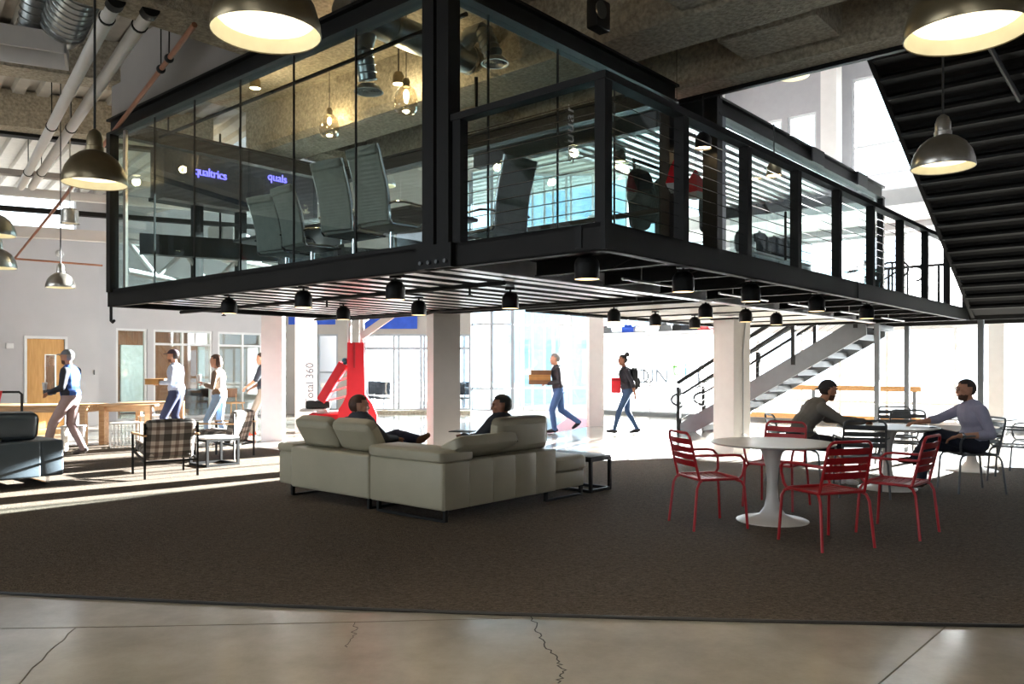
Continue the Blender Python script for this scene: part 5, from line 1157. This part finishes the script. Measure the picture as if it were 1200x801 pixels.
# ================================================================== PEOPLE
PM = {}
def pm(h, rough=.8, **k):
    if h not in PM: PM[h] = mat('cloth_'+h.strip('#'), h, rough, 0, .1, 9, **k)
    return PM[h]
SKIN = {'light': mat('skin_light', '#b98468', .55, var=.05), 'tan': mat('skin_tan', '#8a5a42', .55, var=.05), 'pale': mat('skin_pale', '#c6937a', .55, var=.05)}
HAIR = {'brown': mat('hair_brown', '#2e2019', .6, var=.3, scale=40), 'black': mat('hair_black', '#121010', .55, var=.3, scale=40), 'grey': mat('hair_grey', '#8d8a86', .6, var=.2, scale=40), 'auburn': mat('hair_auburn', '#4a2f22', .6, var=.3, scale=40)}
BEARD = {'brown': mat('beard_brown', '#55382a', .8, var=.3, scale=60)}
EYE = mat('eye_dark', '#120d0b', .3)
def person(name, label, loc, yaw, J, mats, vox=.0105, headyaw=0, headpitch=0, hair='short', hairmat='brown', capmat=None, beard=None, extra=(), s=1.0, fem=False, sleeve='long', shorts=False, bul=0.0, collar=False):
    """J: joints in the person's own frame (x forward, y left, z up). One voxel-joined surface; cloth and skin are material zones on it."""
    V = {k: Vector(v)*s for k, v in J.items()}; bk = 1.07 if fem else 1.13
    prim = []; mb = MB()
    def ball(c, d, reg, R_=None):
        R_ = R_ or Matrix.Identity(3); d = [x*s*(bk if reg in ('top', 'pants') else 1.06 if reg == 'skin' and d[0] > .12 else 1) for x in d]
        mb.ball((0, 0, 0), d, 12, Matrix.Translation(c) @ R_.to_4x4()); prim.append(('e', np.array(c), np.array(R_), np.array(d)/2, reg))
    def cap(a, b, ra, rb, reg):
        q_ = s*(bk if reg in ('top', 'pants') else 1.0); ra *= q_; rb *= q_; a, b = Vector(a), Vector(b)
        mb.tube([a, a.lerp(b, .5), b], [ra, (ra+rb)/2, rb], 14); mb.ball(a, (2*ra,)*3, 10); mb.ball(b, (2*rb,)*3, 10)
        prim.append(('c', np.array(a), np.array(b), ra, rb, reg))
    pel, nk, hd = V['pelvis'], V['neck'], V['head']
    u = (nk-pel); tl = u.length; u.normalize()
    lat = (V['shoL']-V['shoR']).normalized(); lat = (lat-u*lat.dot(u)).normalized(); fw = lat.cross(u)
    RT = Matrix((fw, lat, u)).transposed()
    lath = (V['hipL']-V['hipR']).normalized(); f2 = lath.cross(Vector((0, 0, 1))).normalized(); RH = Matrix((f2, lath, f2.cross(lath))).transposed()
    mid = V['waist'] if 'waist' in V else pel.lerp(nk, .4)-fw*bul*s
    ball(pel+Vector((0, 0, .02*s)), (.25, .35 if not fem else .36, .26), 'pants', RH)
    ball(mid, (.235+bul*.3, .315 if not fem else .28, .36), 'top', RT)
    ch = mid.lerp(nk, .52); ball(ch, (.255, .36 if not fem else .32, .36), 'top', RT)
    ball(nk-u*.075*s, (.17, .40 if not fem else .35, .17), 'top', RT)
    if V['hipL'].z < .7*s or True: ball(pel+u*.09*s, (.26, .355, .24), 'top', RT)
    hr = Matrix.Rotation(headyaw, 3, 'Z') @ Matrix.Rotation(headpitch, 3, 'Y')
    def hp(x, y, z): return hd+(hr @ Vector((x, y, z)))*s
    cap(nk-u*.02*s, hp(-.02, 0, -.06), .06, .054, 'skin')
    ball(hp(-.012, 0, .03), (.195, .152, .19), 'skin', hr); ball(hp(.012, 0, -.025), (.15, .136, .16), 'skin', hr); ball(hp(.045, 0, -.082), (.082, .09, .07), 'skin', hr)
    cap(hp(.086, 0, .018), hp(.099, 0, -.018), .009, .013, 'skin'); ball(hp(.078, 0, .036), (.04, .11, .025), 'skin', hr); ball(hp(.082, 0, -.055), (.03, .05, .02), 'lips', hr)
    for q in (-1, 1): ball(hp(-.01, q*.077, -.0), (.05, .026, .066), 'skin', hr); ball(hp(.05, q*.045, -.01), (.06, .05, .05), 'skin', hr)
    for S_ in 'LR':
        sg = 1 if S_ == 'L' else -1
        a, b, c = V['sho'+S_], V['elb'+S_], V['wri'+S_]
        cap(a, b, .062 if not fem else .054, .048 if not fem else .042, 'top'); 
        if sleeve == 'long': cap(b, c, .047 if not fem else .041, .036, 'top')
        elif sleeve == 'rolled': cap(b, b.lerp(c, .3), .05, .045, 'top'); cap(b.lerp(c, .3), c, .04, .028, 'skin')
        else:
            cap(a, a.lerp(b, .75), .066, .058, 'top'); cap(b, c, .041, .028, 'skin')
        d = (c-b).normalized(); hn = V.get('hand'+S_)
        if hn is not None: d = (hn-c).normalized()
        side = d.cross(Vector((0, 0, 1)));
        if side.length < .2: side = Vector((0, 1, 0))
        side.normalize(); upv = side.cross(d); pl = V.get('palm'+S_)
        if pl: upv = Vector(pl).normalized(); side = d.cross(upv).normalized()
        RH_ = Matrix((d, side, upv)).transposed()
        pc = c+d*.05*s; ball(pc, (.1, .082, .036), 'skin', RH_)
        for i in range(4):
            o_ = (-.030+.020*i)*s; ln = (.062, .074, .07, .054)[i]*s; ra = pc+d*.035*s+side*o_
            k1 = ra+d*ln*.6-upv*.012*s; k2 = k1+d*ln*.45-upv*.03*s
            cap(ra, k1, .0098, .009, 'skin'); cap(k1, k2, .009, .0078, 'skin')
        ts = -side if sg > 0 else side
        if V.get('thumb'+S_) is not None: ts = Vector(V['thumb'+S_]).normalized()
        t0 = c+d*.03*s+ts*.03*s; t1 = t0+d*.035*s+ts*.028*s; t2 = t1+d*.03*s-upv*.01*s; cap(t0, t1, .013, .0105, 'skin'); cap(t1, t2, .0105, .009, 'skin')
        a, b, c = V['hip'+S_], V['kne'+S_], V['ank'+S_]
        cap(a, b, .092 if not fem else .088, .066 if not fem else .06, 'pants')
        if shorts: cap(a.lerp(b, .5), a.lerp(b, .97), .088, .082, 'pants'); cap(b, c, .052, .036, 'skin'); cap(b, b.lerp(c, .4), .05, .056, 'skin')
        else: cap(b, c, .064 if not fem else .056, .05 if not fem else .042, 'pants'); cap(b, b.lerp(c, .45), .06, .062 if not fem else .052, 'pants')
        toe = V['toe'+S_]; fd = (toe-c); ff = Vector((fd.x, fd.y, fd.z)).normalized()
        heel = c-ff*.05*s+Vector((0, 0, -.04*s))
        cap(c+Vector((0, 0, -.01)), c+Vector((0, 0, -.04*s)), .045, .045, 'shoe'); cap(heel, heel.lerp(toe, .6), .036, .043, 'shoe'); cap(heel.lerp(toe, .55), toe, .044, .03, 'shoe')
    me = bpy.data.meshes.new(name); me.from_pydata(mb.v, [], mb.f); tmp = bpy.data.objects.new('tmp', me); COL.objects.link(tmp)
    md = tmp.modifiers.new('r', 'REMESH'); md.mode = 'VOXEL'; md.voxel_size = vox*s; md.use_smooth_shade = True
    sm = tmp.modifiers.new('s', 'SMOOTH'); sm.factor = .5; sm.iterations = 3
    bpy.context.view_layer.update()
    dg = bpy.context.evaluated_depsgraph_get(); nm = bpy.data.meshes.new_from_object(tmp.evaluated_get(dg)); bpy.data.objects.remove(tmp); bpy.data.meshes.remove(me)
    regs = ['skin', 'top', 'pants', 'shoe', 'lips', 'beard', 'vest', 'sole']
    nf = len(nm.polygons); cen = np.empty(nf*3); nm.polygons.foreach_get('center', cen); cen = cen.reshape(-1, 3)
    best = np.full(nf, 1e9); idx = np.zeros(nf, int)
    for p in prim:
        if p[0] == 'e':
            q = (cen-p[1]) @ p[2]; dd = (np.linalg.norm(q/p[3], axis=1)-1)*p[3].min(); rg = p[4]
        else:
            ab = p[2]-p[1]; t_ = np.clip(((cen-p[1]) @ ab)/max(1e-9, ab @ ab), 0, 1); dd = np.linalg.norm(cen-(p[1]+t_[:, None]*ab), axis=1)-(p[3]+(p[4]-p[3])*t_); rg = p[5]
        k = dd < best; best[k] = dd[k]; idx[k] = regs.index(rg)
    RM = np.array(hr); hloc = (cen-np.array(hd)) @ RM/s
    if beard:
        k = (idx != 1) & (hloc[:, 2] < -.045-.25*np.maximum(0, .05-hloc[:, 0])*0) & (hloc[:, 0] > .0) & (hloc[:, 2] > -.14) & (abs(hloc[:, 1]) < .08); idx[k] = 5
        k = (idx == 5) & (hloc[:, 2] > -.062) & (hloc[:, 2] < -.05) & (abs(hloc[:, 1]) < .022); idx[k] = 4
    for (fn, rg) in extra: idx[fn(cen/s, idx)] = regs.index(rg)
    for r_ in regs: nm.materials.append(mats.get(r_, mats['skin'] if r_ not in ('beard', 'lips') else (BEARD[beard] if (r_ == 'beard' and beard) else LIPS)))
    nm.polygons.foreach_set('material_index', idx.astype(np.int32)); nm.polygons.foreach_set('use_smooth', [True]*nf); nm.update()
    o = bpy.data.objects.new(name, nm); COL.objects.link(o); o.location = loc; o.rotation_euler = (0, 0, yaw); tag(o, label, 'person')
    HM = Matrix.Translation(hd) @ hr.to_4x4() @ Matrix.Scale(s, 4)
    HM = HM @ Matrix.Scale(1.05, 4)
    def shell(keep, grow, c=(-.012, 0, .03), d=(.195, .152, .19), n=20):
        mb2 = MB(); mb2.ball((0, 0, 0), (1, 1, 1), n); vs = []
        for v in mb2.v: vs.append((c[0]+v[0]*d[0]*grow, c[1]+v[1]*d[1]*grow, c[2]+v[2]*d[2]*grow))
        fs = [f for f in mb2.f if all(keep(*vs[i]) for i in f)]; out = MB(); out.add(vs, fs, HM); return out
    eb = MB()
    for q in (-1, 1): eb.ball((.083, q*.033, .012), (.014, .026, .012), 8, HM); eb.box((.089, q*.034, .034), (.01, .04, .008), HM)
    obj('eyes_and_brows', eb, EYE, o)
    if hair in ('short', 'bun', 'long', 'bald'):
        h = shell(lambda x, y, z: (z > .075 and x < .075) or (x < .035 and z > .03) or (x < -.025 and z > -.05) or (z > .1), 1.10)
        if hair == 'bun': h.ball((-.10, 0, .13), (.12, .12, .11), 10, HM)
        if hair == 'long': h.ball((-.07, 0, -.03), (.12, .16, .2), 12, HM)
        hobj = obj('hair', h, HAIR[hairmat], o)
    if hair == 'cap':
        h = shell(lambda x, y, z: x < -.02 and z > -.045 and z < .05, 1.06); obj('hair', h, HAIR[hairmat], o)
        h = shell(lambda x, y, z: z > .045, 1.13); h.add([(.06+.1*cos(a), .085*sin(a), .052-.01*cos(a)) for a in np.linspace(-pi/2, pi/2, 9)]+[(.06+.1*cos(a), .085*sin(a), .062-.01*cos(a)) for a in np.linspace(-pi/2, pi/2, 9)], [tuple(range(9)), tuple(range(17, 8, -1))]+[(i, i+1, 10+i, 9+i) for i in range(8)], HM); obj('cap', h, capmat, o)
    if hair == 'backcap':
        h = shell(lambda x, y, z: x < -.0 and z > -.05 and z < .06, 1.07); obj('hair', h, HAIR[hairmat], o)
        h = shell(lambda x, y, z: z > .038+.25*x, 1.15); h.add([(-.07-.09*cos(a), .075*sin(a), .03-.03*cos(a)) for a in np.linspace(-pi/2, pi/2, 9)]+[(-.07-.09*cos(a), .075*sin(a), .04-.03*cos(a)) for a in np.linspace(-pi/2, pi/2, 9)], [tuple(range(9)), tuple(range(17, 8, -1))]+[(i, i+1, 10+i, 9+i) for i in range(8)], HM); obj('cap', h, capmat, o)
    if collar:
        cm = MB(); a_ = nk-u*.045*s; b_ = nk+u*.02*s; cm.tube([a_-fw*.015, a_.lerp(b_, .5), b_], [.098*s, .088*s, .082*s], 18); obj('collar', cm, mats['top'], o)
    return o
LIPS = mat('lips', '#8f5a4c', .5)
def loc2w(loc, yaw, p): return Vector(loc)+Matrix.Rotation(yaw, 3, 'Z') @ Vector(p)
def stand(fA=.32, rA=-.3, kf=.2, kr=-.02, rz=.10, ftoe=.12, lean=.03, **kw):
    """walking pose, left foot forward"""
    J = dict(pelvis=(0, 0, .95), neck=(lean, 0, 1.47), head=(lean+.045, 0, 1.63), shoL=(lean-.02, .185, 1.405), shoR=(lean-.02, -.185, 1.405), hipL=(0, .09, .93), hipR=(0, -.09, .93),
             kneL=(kf, .1, .52), ankL=(fA, .1, .095), toeL=(fA+.17, .11, .04), kneR=(kr, -.1, .5), ankR=(rA, -.1, rz), toeR=(rA+.16, -.11, .03),
             elbL=(lean+.02, .24, 1.12), wriL=(lean+.24, .2, 1.0), elbR=(lean+.02, -.24, 1.12), wriR=(lean+.24, -.2, 1.0)); J.update(kw); return J
# 1 man in blue jacket, far left; sleeves coloured dark for shade
L1_ = gnd(83, 533.5); l1 = (L1_.x, L1_.y, .012)
person('person', 'man in a grey cap, blue vest and khaki trousers walking left by the pine table', l1, pi, stand(.36, -.16, .25, .1, .1, elbL=(.02, .23, 1.14), wriL=(.27, .14, 1.05), elbR=(.04, -.22, 1.16), wriR=(.3, -.1, 1.08), kneR=(.06, -.1, .52), lean=.02),
       dict(skin=SKIN['light'], top=pm('#22252f'), pants=pm('#9a8585'), shoe=pm('#4a4240'), vest=pm('#2f57a0')), hair='cap', hairmat='grey', capmat=pm('#6f7277'), beard='brown', s=.985,
       extra=[(lambda c, i: (i == 1) & (abs(c[:, 1]) < .165) & (c[:, 2] > .9), 'vest')])  # vest zone is the jacket body, without the sleeve shade
cw = loc2w(l1, pi, (.42, .02, 1.13)); t = thing('paper_cup', 'white paper cup held by the man in the blue vest', 'cup', cw)
m = MB(); m.lathe([(.028, -.06), (.04, .05)], 16); obj('cup_body', m, M['white'], t); m = MB(); m.lathe([(.043, .05), (.041, .062), (.03, .066)], 16); obj('lid', m, M['white'], t)
cw = loc2w(l1, pi, (.41, -.06, 1.03)); m = MB(); m.rbox((0, 0, 0), (.14, .08, .1), .02, 2); m.lathe([(.035, .05), (.035, .12)], 12, Matrix.Rotation(pi/2, 4, 'Y')); o = obj('camera_bag', m, M['blackplastic'], None, cw); tag(o, 'small black camera held by the man in the blue vest', 'camera')
# 2 man in hoodie with box
l2 = (xb(207, 15.4), 15.4, .0)
person('person', 'man in a dark cap, pale grey hoodie and navy jeans carrying a yellow box', l2, pi, stand(.2, -.12, .2, .06, .1, elbL=(.02, .24, 1.15), wriL=(.25, .12, 1.14), elbR=(.02, -.24, 1.15), wriR=(.25, -.12, 1.14), kneR=(.08, -.1, .52)),
       dict(skin=SKIN['light'], top=pm('#a9b1c4'), pants=pm('#232a48'), shoe=pm('#33312f')), hair='cap', hairmat='brown', capmat=pm('#3a2a35'), beard='brown', s=1.02)
cw = loc2w(l2, pi, (.4, 0, 1.18)); t = thing('cardboard_box', 'yellow-brown box carried by the man in the grey hoodie', 'box', cw)
m = MB(); m.rbox((0, 0, 0), (.26, .36, .1), .006, 2); obj('box_body', m, M['tan'], t); m = MB(); m.rbox((0, 0, .054), (.27, .37, .015), .004, 2); obj('lid', m, M['tan'], t)
# 3 woman in white top; sleeves coloured brown for shade
l3 = (xb(257, 14.7), 14.7, .0)
person('person', 'woman in a white vest, brown sleeves and pale jeans holding a white cup', l3, pi, stand(.18, -.15, .2, .03, .1, elbL=(.05, .22, 1.14), wriL=(.25, .1, 1.2), elbR=(.05, -.22, 1.14), wriR=(.25, -.1, 1.18), handL=(.33, .05, 1.24)),
       dict(skin=SKIN['light'], top=pm('#7b6553'), pants=pm('#93abc6'), shoe=pm('#e0dedb'), vest=pm('#e6dfd8')), hair='long', hairmat='auburn', s=.96, fem=True, extra=[(lambda c, i: (i == 1) & (abs(c[:, 1]) < .15) & (c[:, 2] > .9), 'vest')])  # vest zone is the body of the top, without the sleeve shade
cw = loc2w(l3, pi, (.36, .03, 1.25)); t = thing('paper_cup', 'white paper cup held by the woman in the white vest', 'cup', cw)
m = MB(); m.lathe([(.028, -.06), (.04, .06)], 16); obj('cup_body', m, M['white'], t); m = MB(); m.lathe([(.043, .06), (.041, .072), (.03, .076)], 16); obj('lid', m, M['white'], t)
# 4 man behind column
l4 = (xb(310, 17.1), 17.1, .0)
person('person', 'man in a dark shirt half hidden behind the first white column, reaching out', l4, pi, stand(.22, -.15, .2, .03, .1, elbL=(.1, .24, 1.2), wriL=(.3, .18, 1.06), elbR=(.12, -.22, 1.15), wriR=(.3, -.14, 1.02)),
       dict(skin=SKIN['light'], top=pm('#22252e'), pants=pm('#8a7d70'), shoe=pm('#c2452f')), hair='short', hairmat='brown', s=1.0, sleeve='short')
# 5 sitting on the sofa, left
p5 = wd(.86, 3.87); l5 = (p5.x, p5.y, 0)
person('person', 'short-haired man on the left of the cream sofa, looking right, ankle on knee', l5, RZ,
       dict(pelvis=(.22, 0, .55), waist=(.12, 0, .68), neck=(.0, 0, .90), head=(.02, 0, 1.02), shoL=(.0, .19, .84), shoR=(.0, -.19, .84), hipL=(.24, .1, .54), hipR=(.24, -.1, .54), kneL=(.66, .12, .66), ankL=(.6, -.3, .64), toeL=(.58, -.5, .70), kneR=(.68, -.14, .52), ankR=(.74, -.14, .1), toeR=(.92, -.15, .04), elbL=(.14, .3, .68), wriL=(.38, .2, .68), elbR=(.12, -.3, .68), wriR=(.36, -.2, .66)),
       dict(skin=SKIN['pale'], top=pm('#3a3f4a'), pants=pm('#232b45'), shoe=pm('#6a4a38')), headyaw=-.6, hair='short', hairmat='auburn', vox=.009)
# 6 sitting on the sofa, right
p6 = wd(1.78, 2.56); l6 = (p6.x, p6.y, 0)
person('person', 'dark-haired man sitting low behind the right headrest of the cream sofa', l6, RZ+pi/2,
       dict(pelvis=(.22, 0, .55), waist=(.12, 0, .68), neck=(-.0, 0, .90), head=(.02, 0, 1.03), shoL=(.0, .19, .84), shoR=(.0, -.19, .84), hipL=(.24, .1, .54), hipR=(.24, -.1, .54), kneL=(.66, .14, .55), ankL=(.74, .14, .1), toeL=(.92, .15, .04), kneR=(.68, -.14, .55), ankR=(.74, -.14, .1), toeR=(.92, -.15, .04), elbL=(.14, .3, .66), wriL=(.4, .18, .7), elbR=(.14, -.28, .66), wriR=(.4, -.12, .7)),
       dict(skin=SKIN['tan'], top=pm('#2a2c33'), pants=pm('#232733'), shoe=pm('#2b2522')), headyaw=.75, hair='short', hairmat='black', vox=.009)
cw = loc2w(l6, RZ+pi/2, (.55, .05, .74)); m = MB(); m.rbox((0, 0, 0), (.2, .26, .012), .004, 2); o = obj('tablet', m, M['blackplastic'], None, cw, RZ+.3); tag(o, 'thin black tablet on the lap of the dark-haired man on the sofa', 'tablet')
# 7 man with boxes
l7 = (xb(655, 17.9), 17.9, .0)
person('person', 'grey-haired man in a dark jacket and jeans carrying three stacked boxes', l7, pi, stand(.1, -.44, .16, -.12, .24, toeR=(-.32, -.11, .1), kneR=(-.06, -.1, .5), elbL=(.0, .25, 1.14), wriL=(.24, .17, 1.1), elbR=(.0, -.25, 1.14), wriR=(.24, -.17, 1.1), handL=(.34, .12, 1.09), handR=(.34, -.12, 1.09), lean=.05),
       dict(skin=SKIN['pale'], top=pm('#2b2a31'), pants=pm('#3f5f8f'), shoe=pm('#25262c')), hair='short', hairmat='grey', s=1.0)
for k, (h_, mt, lb) in enumerate(((.1, 'tand', 'lowest brown box of the stack carried by the grey-haired man'), (.12, 'tan', 'pale middle box of the stack carried by the grey-haired man'), (.1, 'tand', 'dark top box of the stack carried by the grey-haired man'))):
    cw = loc2w(l7, pi, (.43+(.03 if k == 2 else 0)*-1, 0, 1.12+(.0, .105, .215)[k]+.01)); t = thing('cardboard_box', lb, 'box', cw)
    m = MB(); m.rbox((0, 0, 0), (.48-.04*(k == 2), .4, h_), .006, 2); obj('box_body', m, M[mt], t); m = MB(); m.b2(-.241+.02*(k == 2), .241-.02*(k == 2), -.201, .201, h_/2-.03, h_/2-.026); obj('lid_seam', m, M['blackplastic'], t)
# 8 woman with backpack
l8 = (xb(735, 17.65), 17.65, .0)
person('person', 'woman with a hair bun, dark jacket and blue jeans striding left past the frosted wall', l8, pi, stand(.3, -.24, .19, -.02, .1, toeL=(.46, .11, .07), elbL=(-.08, .24, 1.14), wriL=(-.14, .22, .88), elbR=(.06, -.22, 1.13), wriR=(.28, -.16, 1.1), kneR=(-.02, -.1, .5), lean=.06),
       dict(skin=SKIN['tan'], top=pm('#24232b'), pants=pm('#2c4565'), shoe=pm('#1d1d20')), hair='bun', hairmat='black', s=.985, fem=True, sleeve='rolled')
cw = loc2w(l8, pi, (-.155, .0, 1.2)); t = thing('backpack', 'black backpack worn by the woman with the hair bun', 'backpack', cw, pi)
m = MB(); m.rbox((0, 0, 0), (.17, .3, .46), .07, 4, None, .02); obj('bag_body', m, M['blackplastic'], t)
m = MB(); m.rbox((-.09, 0, -.08), (.06, .22, .22), .025, 3); obj('pocket', m, M['blackplastic'], t)
m = MB(); m.tube([(-.02, 0, .22), (-.08, 0, .3), (-.02, 0, .34), (.04, 0, .24)], .012, 8); obj('handle', m, M['blackplastic'], t)
for q in (-1, 1): m = MB(); m.tube([(.06, q*.1, .2), (.2, q*.12, .27), (.33, q*.13, .16), (.3, q*.13, -.05), (.1, q*.12, -.18)], .016, 8); obj('shoulder_strap', m, M['blackplastic'], t)
cw = loc2w(l8, pi, (.24, -.05, 1.06)); t = thing('red_folder', 'red bag carried in front by the woman with the hair bun', 'bag', cw, pi)
m = MB(); m.rbox((0, 0, 0), (.2, .1, .34), .02, 2); obj('bag_body', m, M['redpad'], t); m = MB(); m.rbox((.0, 0, .12), (.205, .105, .05), .01, 2); obj('flap', m, M['red'], t)
# 9 seated man in cap
l9 = (3.56, 9.98, .012)
person('person', 'man in a dark backwards cap and grey sweater leaning on the far table', l9, -.04,
       dict(pelvis=(-.02, 0, .56), waist=(.06, 0, .76), neck=(.27, 0, 1.02), head=(.36, 0, 1.15), shoL=(.22, .2, .95), shoR=(.22, -.2, .95), hipL=(.0, .1, .54), hipR=(.0, -.1, .54), kneL=(.42, .14, .5), ankL=(.50, .13, .11), toeL=(.66, .14, .04), kneR=(.42, -.15, .5), ankR=(.48, -.15, .11), toeR=(.64, -.16, .04), elbL=(.44, .27, .79), wriL=(.72, .1, .785), elbR=(.44, -.28, .79), wriR=(.74, -.1, .785)),
       dict(skin=SKIN['light'], top=pm('#6b675f'), pants=pm('#23242c'), shoe=pm('#cfccc8')), headpitch=.12, hair='backcap', hairmat='brown', capmat=pm('#2a2a2e'), beard='brown', shorts=True, vox=.0075)
# 10 seated man in pale shirt
l10 = (5.42, 9.42, .012)
person('person', 'man in a pale lavender shirt and dark jeans seated facing left, hand on the table', l10, pi-.06,
       dict(pelvis=(0, 0, .55), waist=(-.0, 0, .72), neck=(.06, 0, 1.03), head=(.11, 0, 1.17), shoL=(.03, .2, .95), shoR=(.05, -.2, .95), hipL=(.03, .1, .54), hipR=(.03, -.1, .54), kneL=(.50, .04, .68), ankL=(.60, -.2, .36), toeL=(.76, -.24, .33), kneR=(.50, -.12, .52), ankR=(.58, -.08, .11), toeR=(.76, -.08, .04), elbL=(-.03, .3, .68), wriL=(.27, .2, .66), handL=(.37, .14, .62), elbR=(.3, -.28, .82), wriR=(.56, -.22, .785)),
       dict(skin=SKIN['light'], top=pm('#9a98ab'), pants=pm('#1d212f'), shoe=pm('#4a2d22')), headyaw=-.0, hair='short', hairmat='brown', beard='brown', sleeve='rolled', vox=.0075, collar=True)
cw = loc2w(l10, pi-.06, (.245, .208, .662)); m = MB(); m.lathe([(.036, -.012), (.038, 0), (.036, .012)], 18, Matrix.Rotation(-.0, 4, 'Z') @ Matrix.Rotation(pi/2, 4, 'Y'), False); m.lathe([(.001, .0), (.02, .0), (.02, .012), (.001, .013)], 16, Matrix.Translation((0, -.036, 0)) @ Matrix.Rotation(pi/2, 4, 'X')); o = obj('wristwatch', m, M['chrome'], None, cw); tag(o, 'round silver wristwatch on the seated man in the lavender shirt', 'watch')
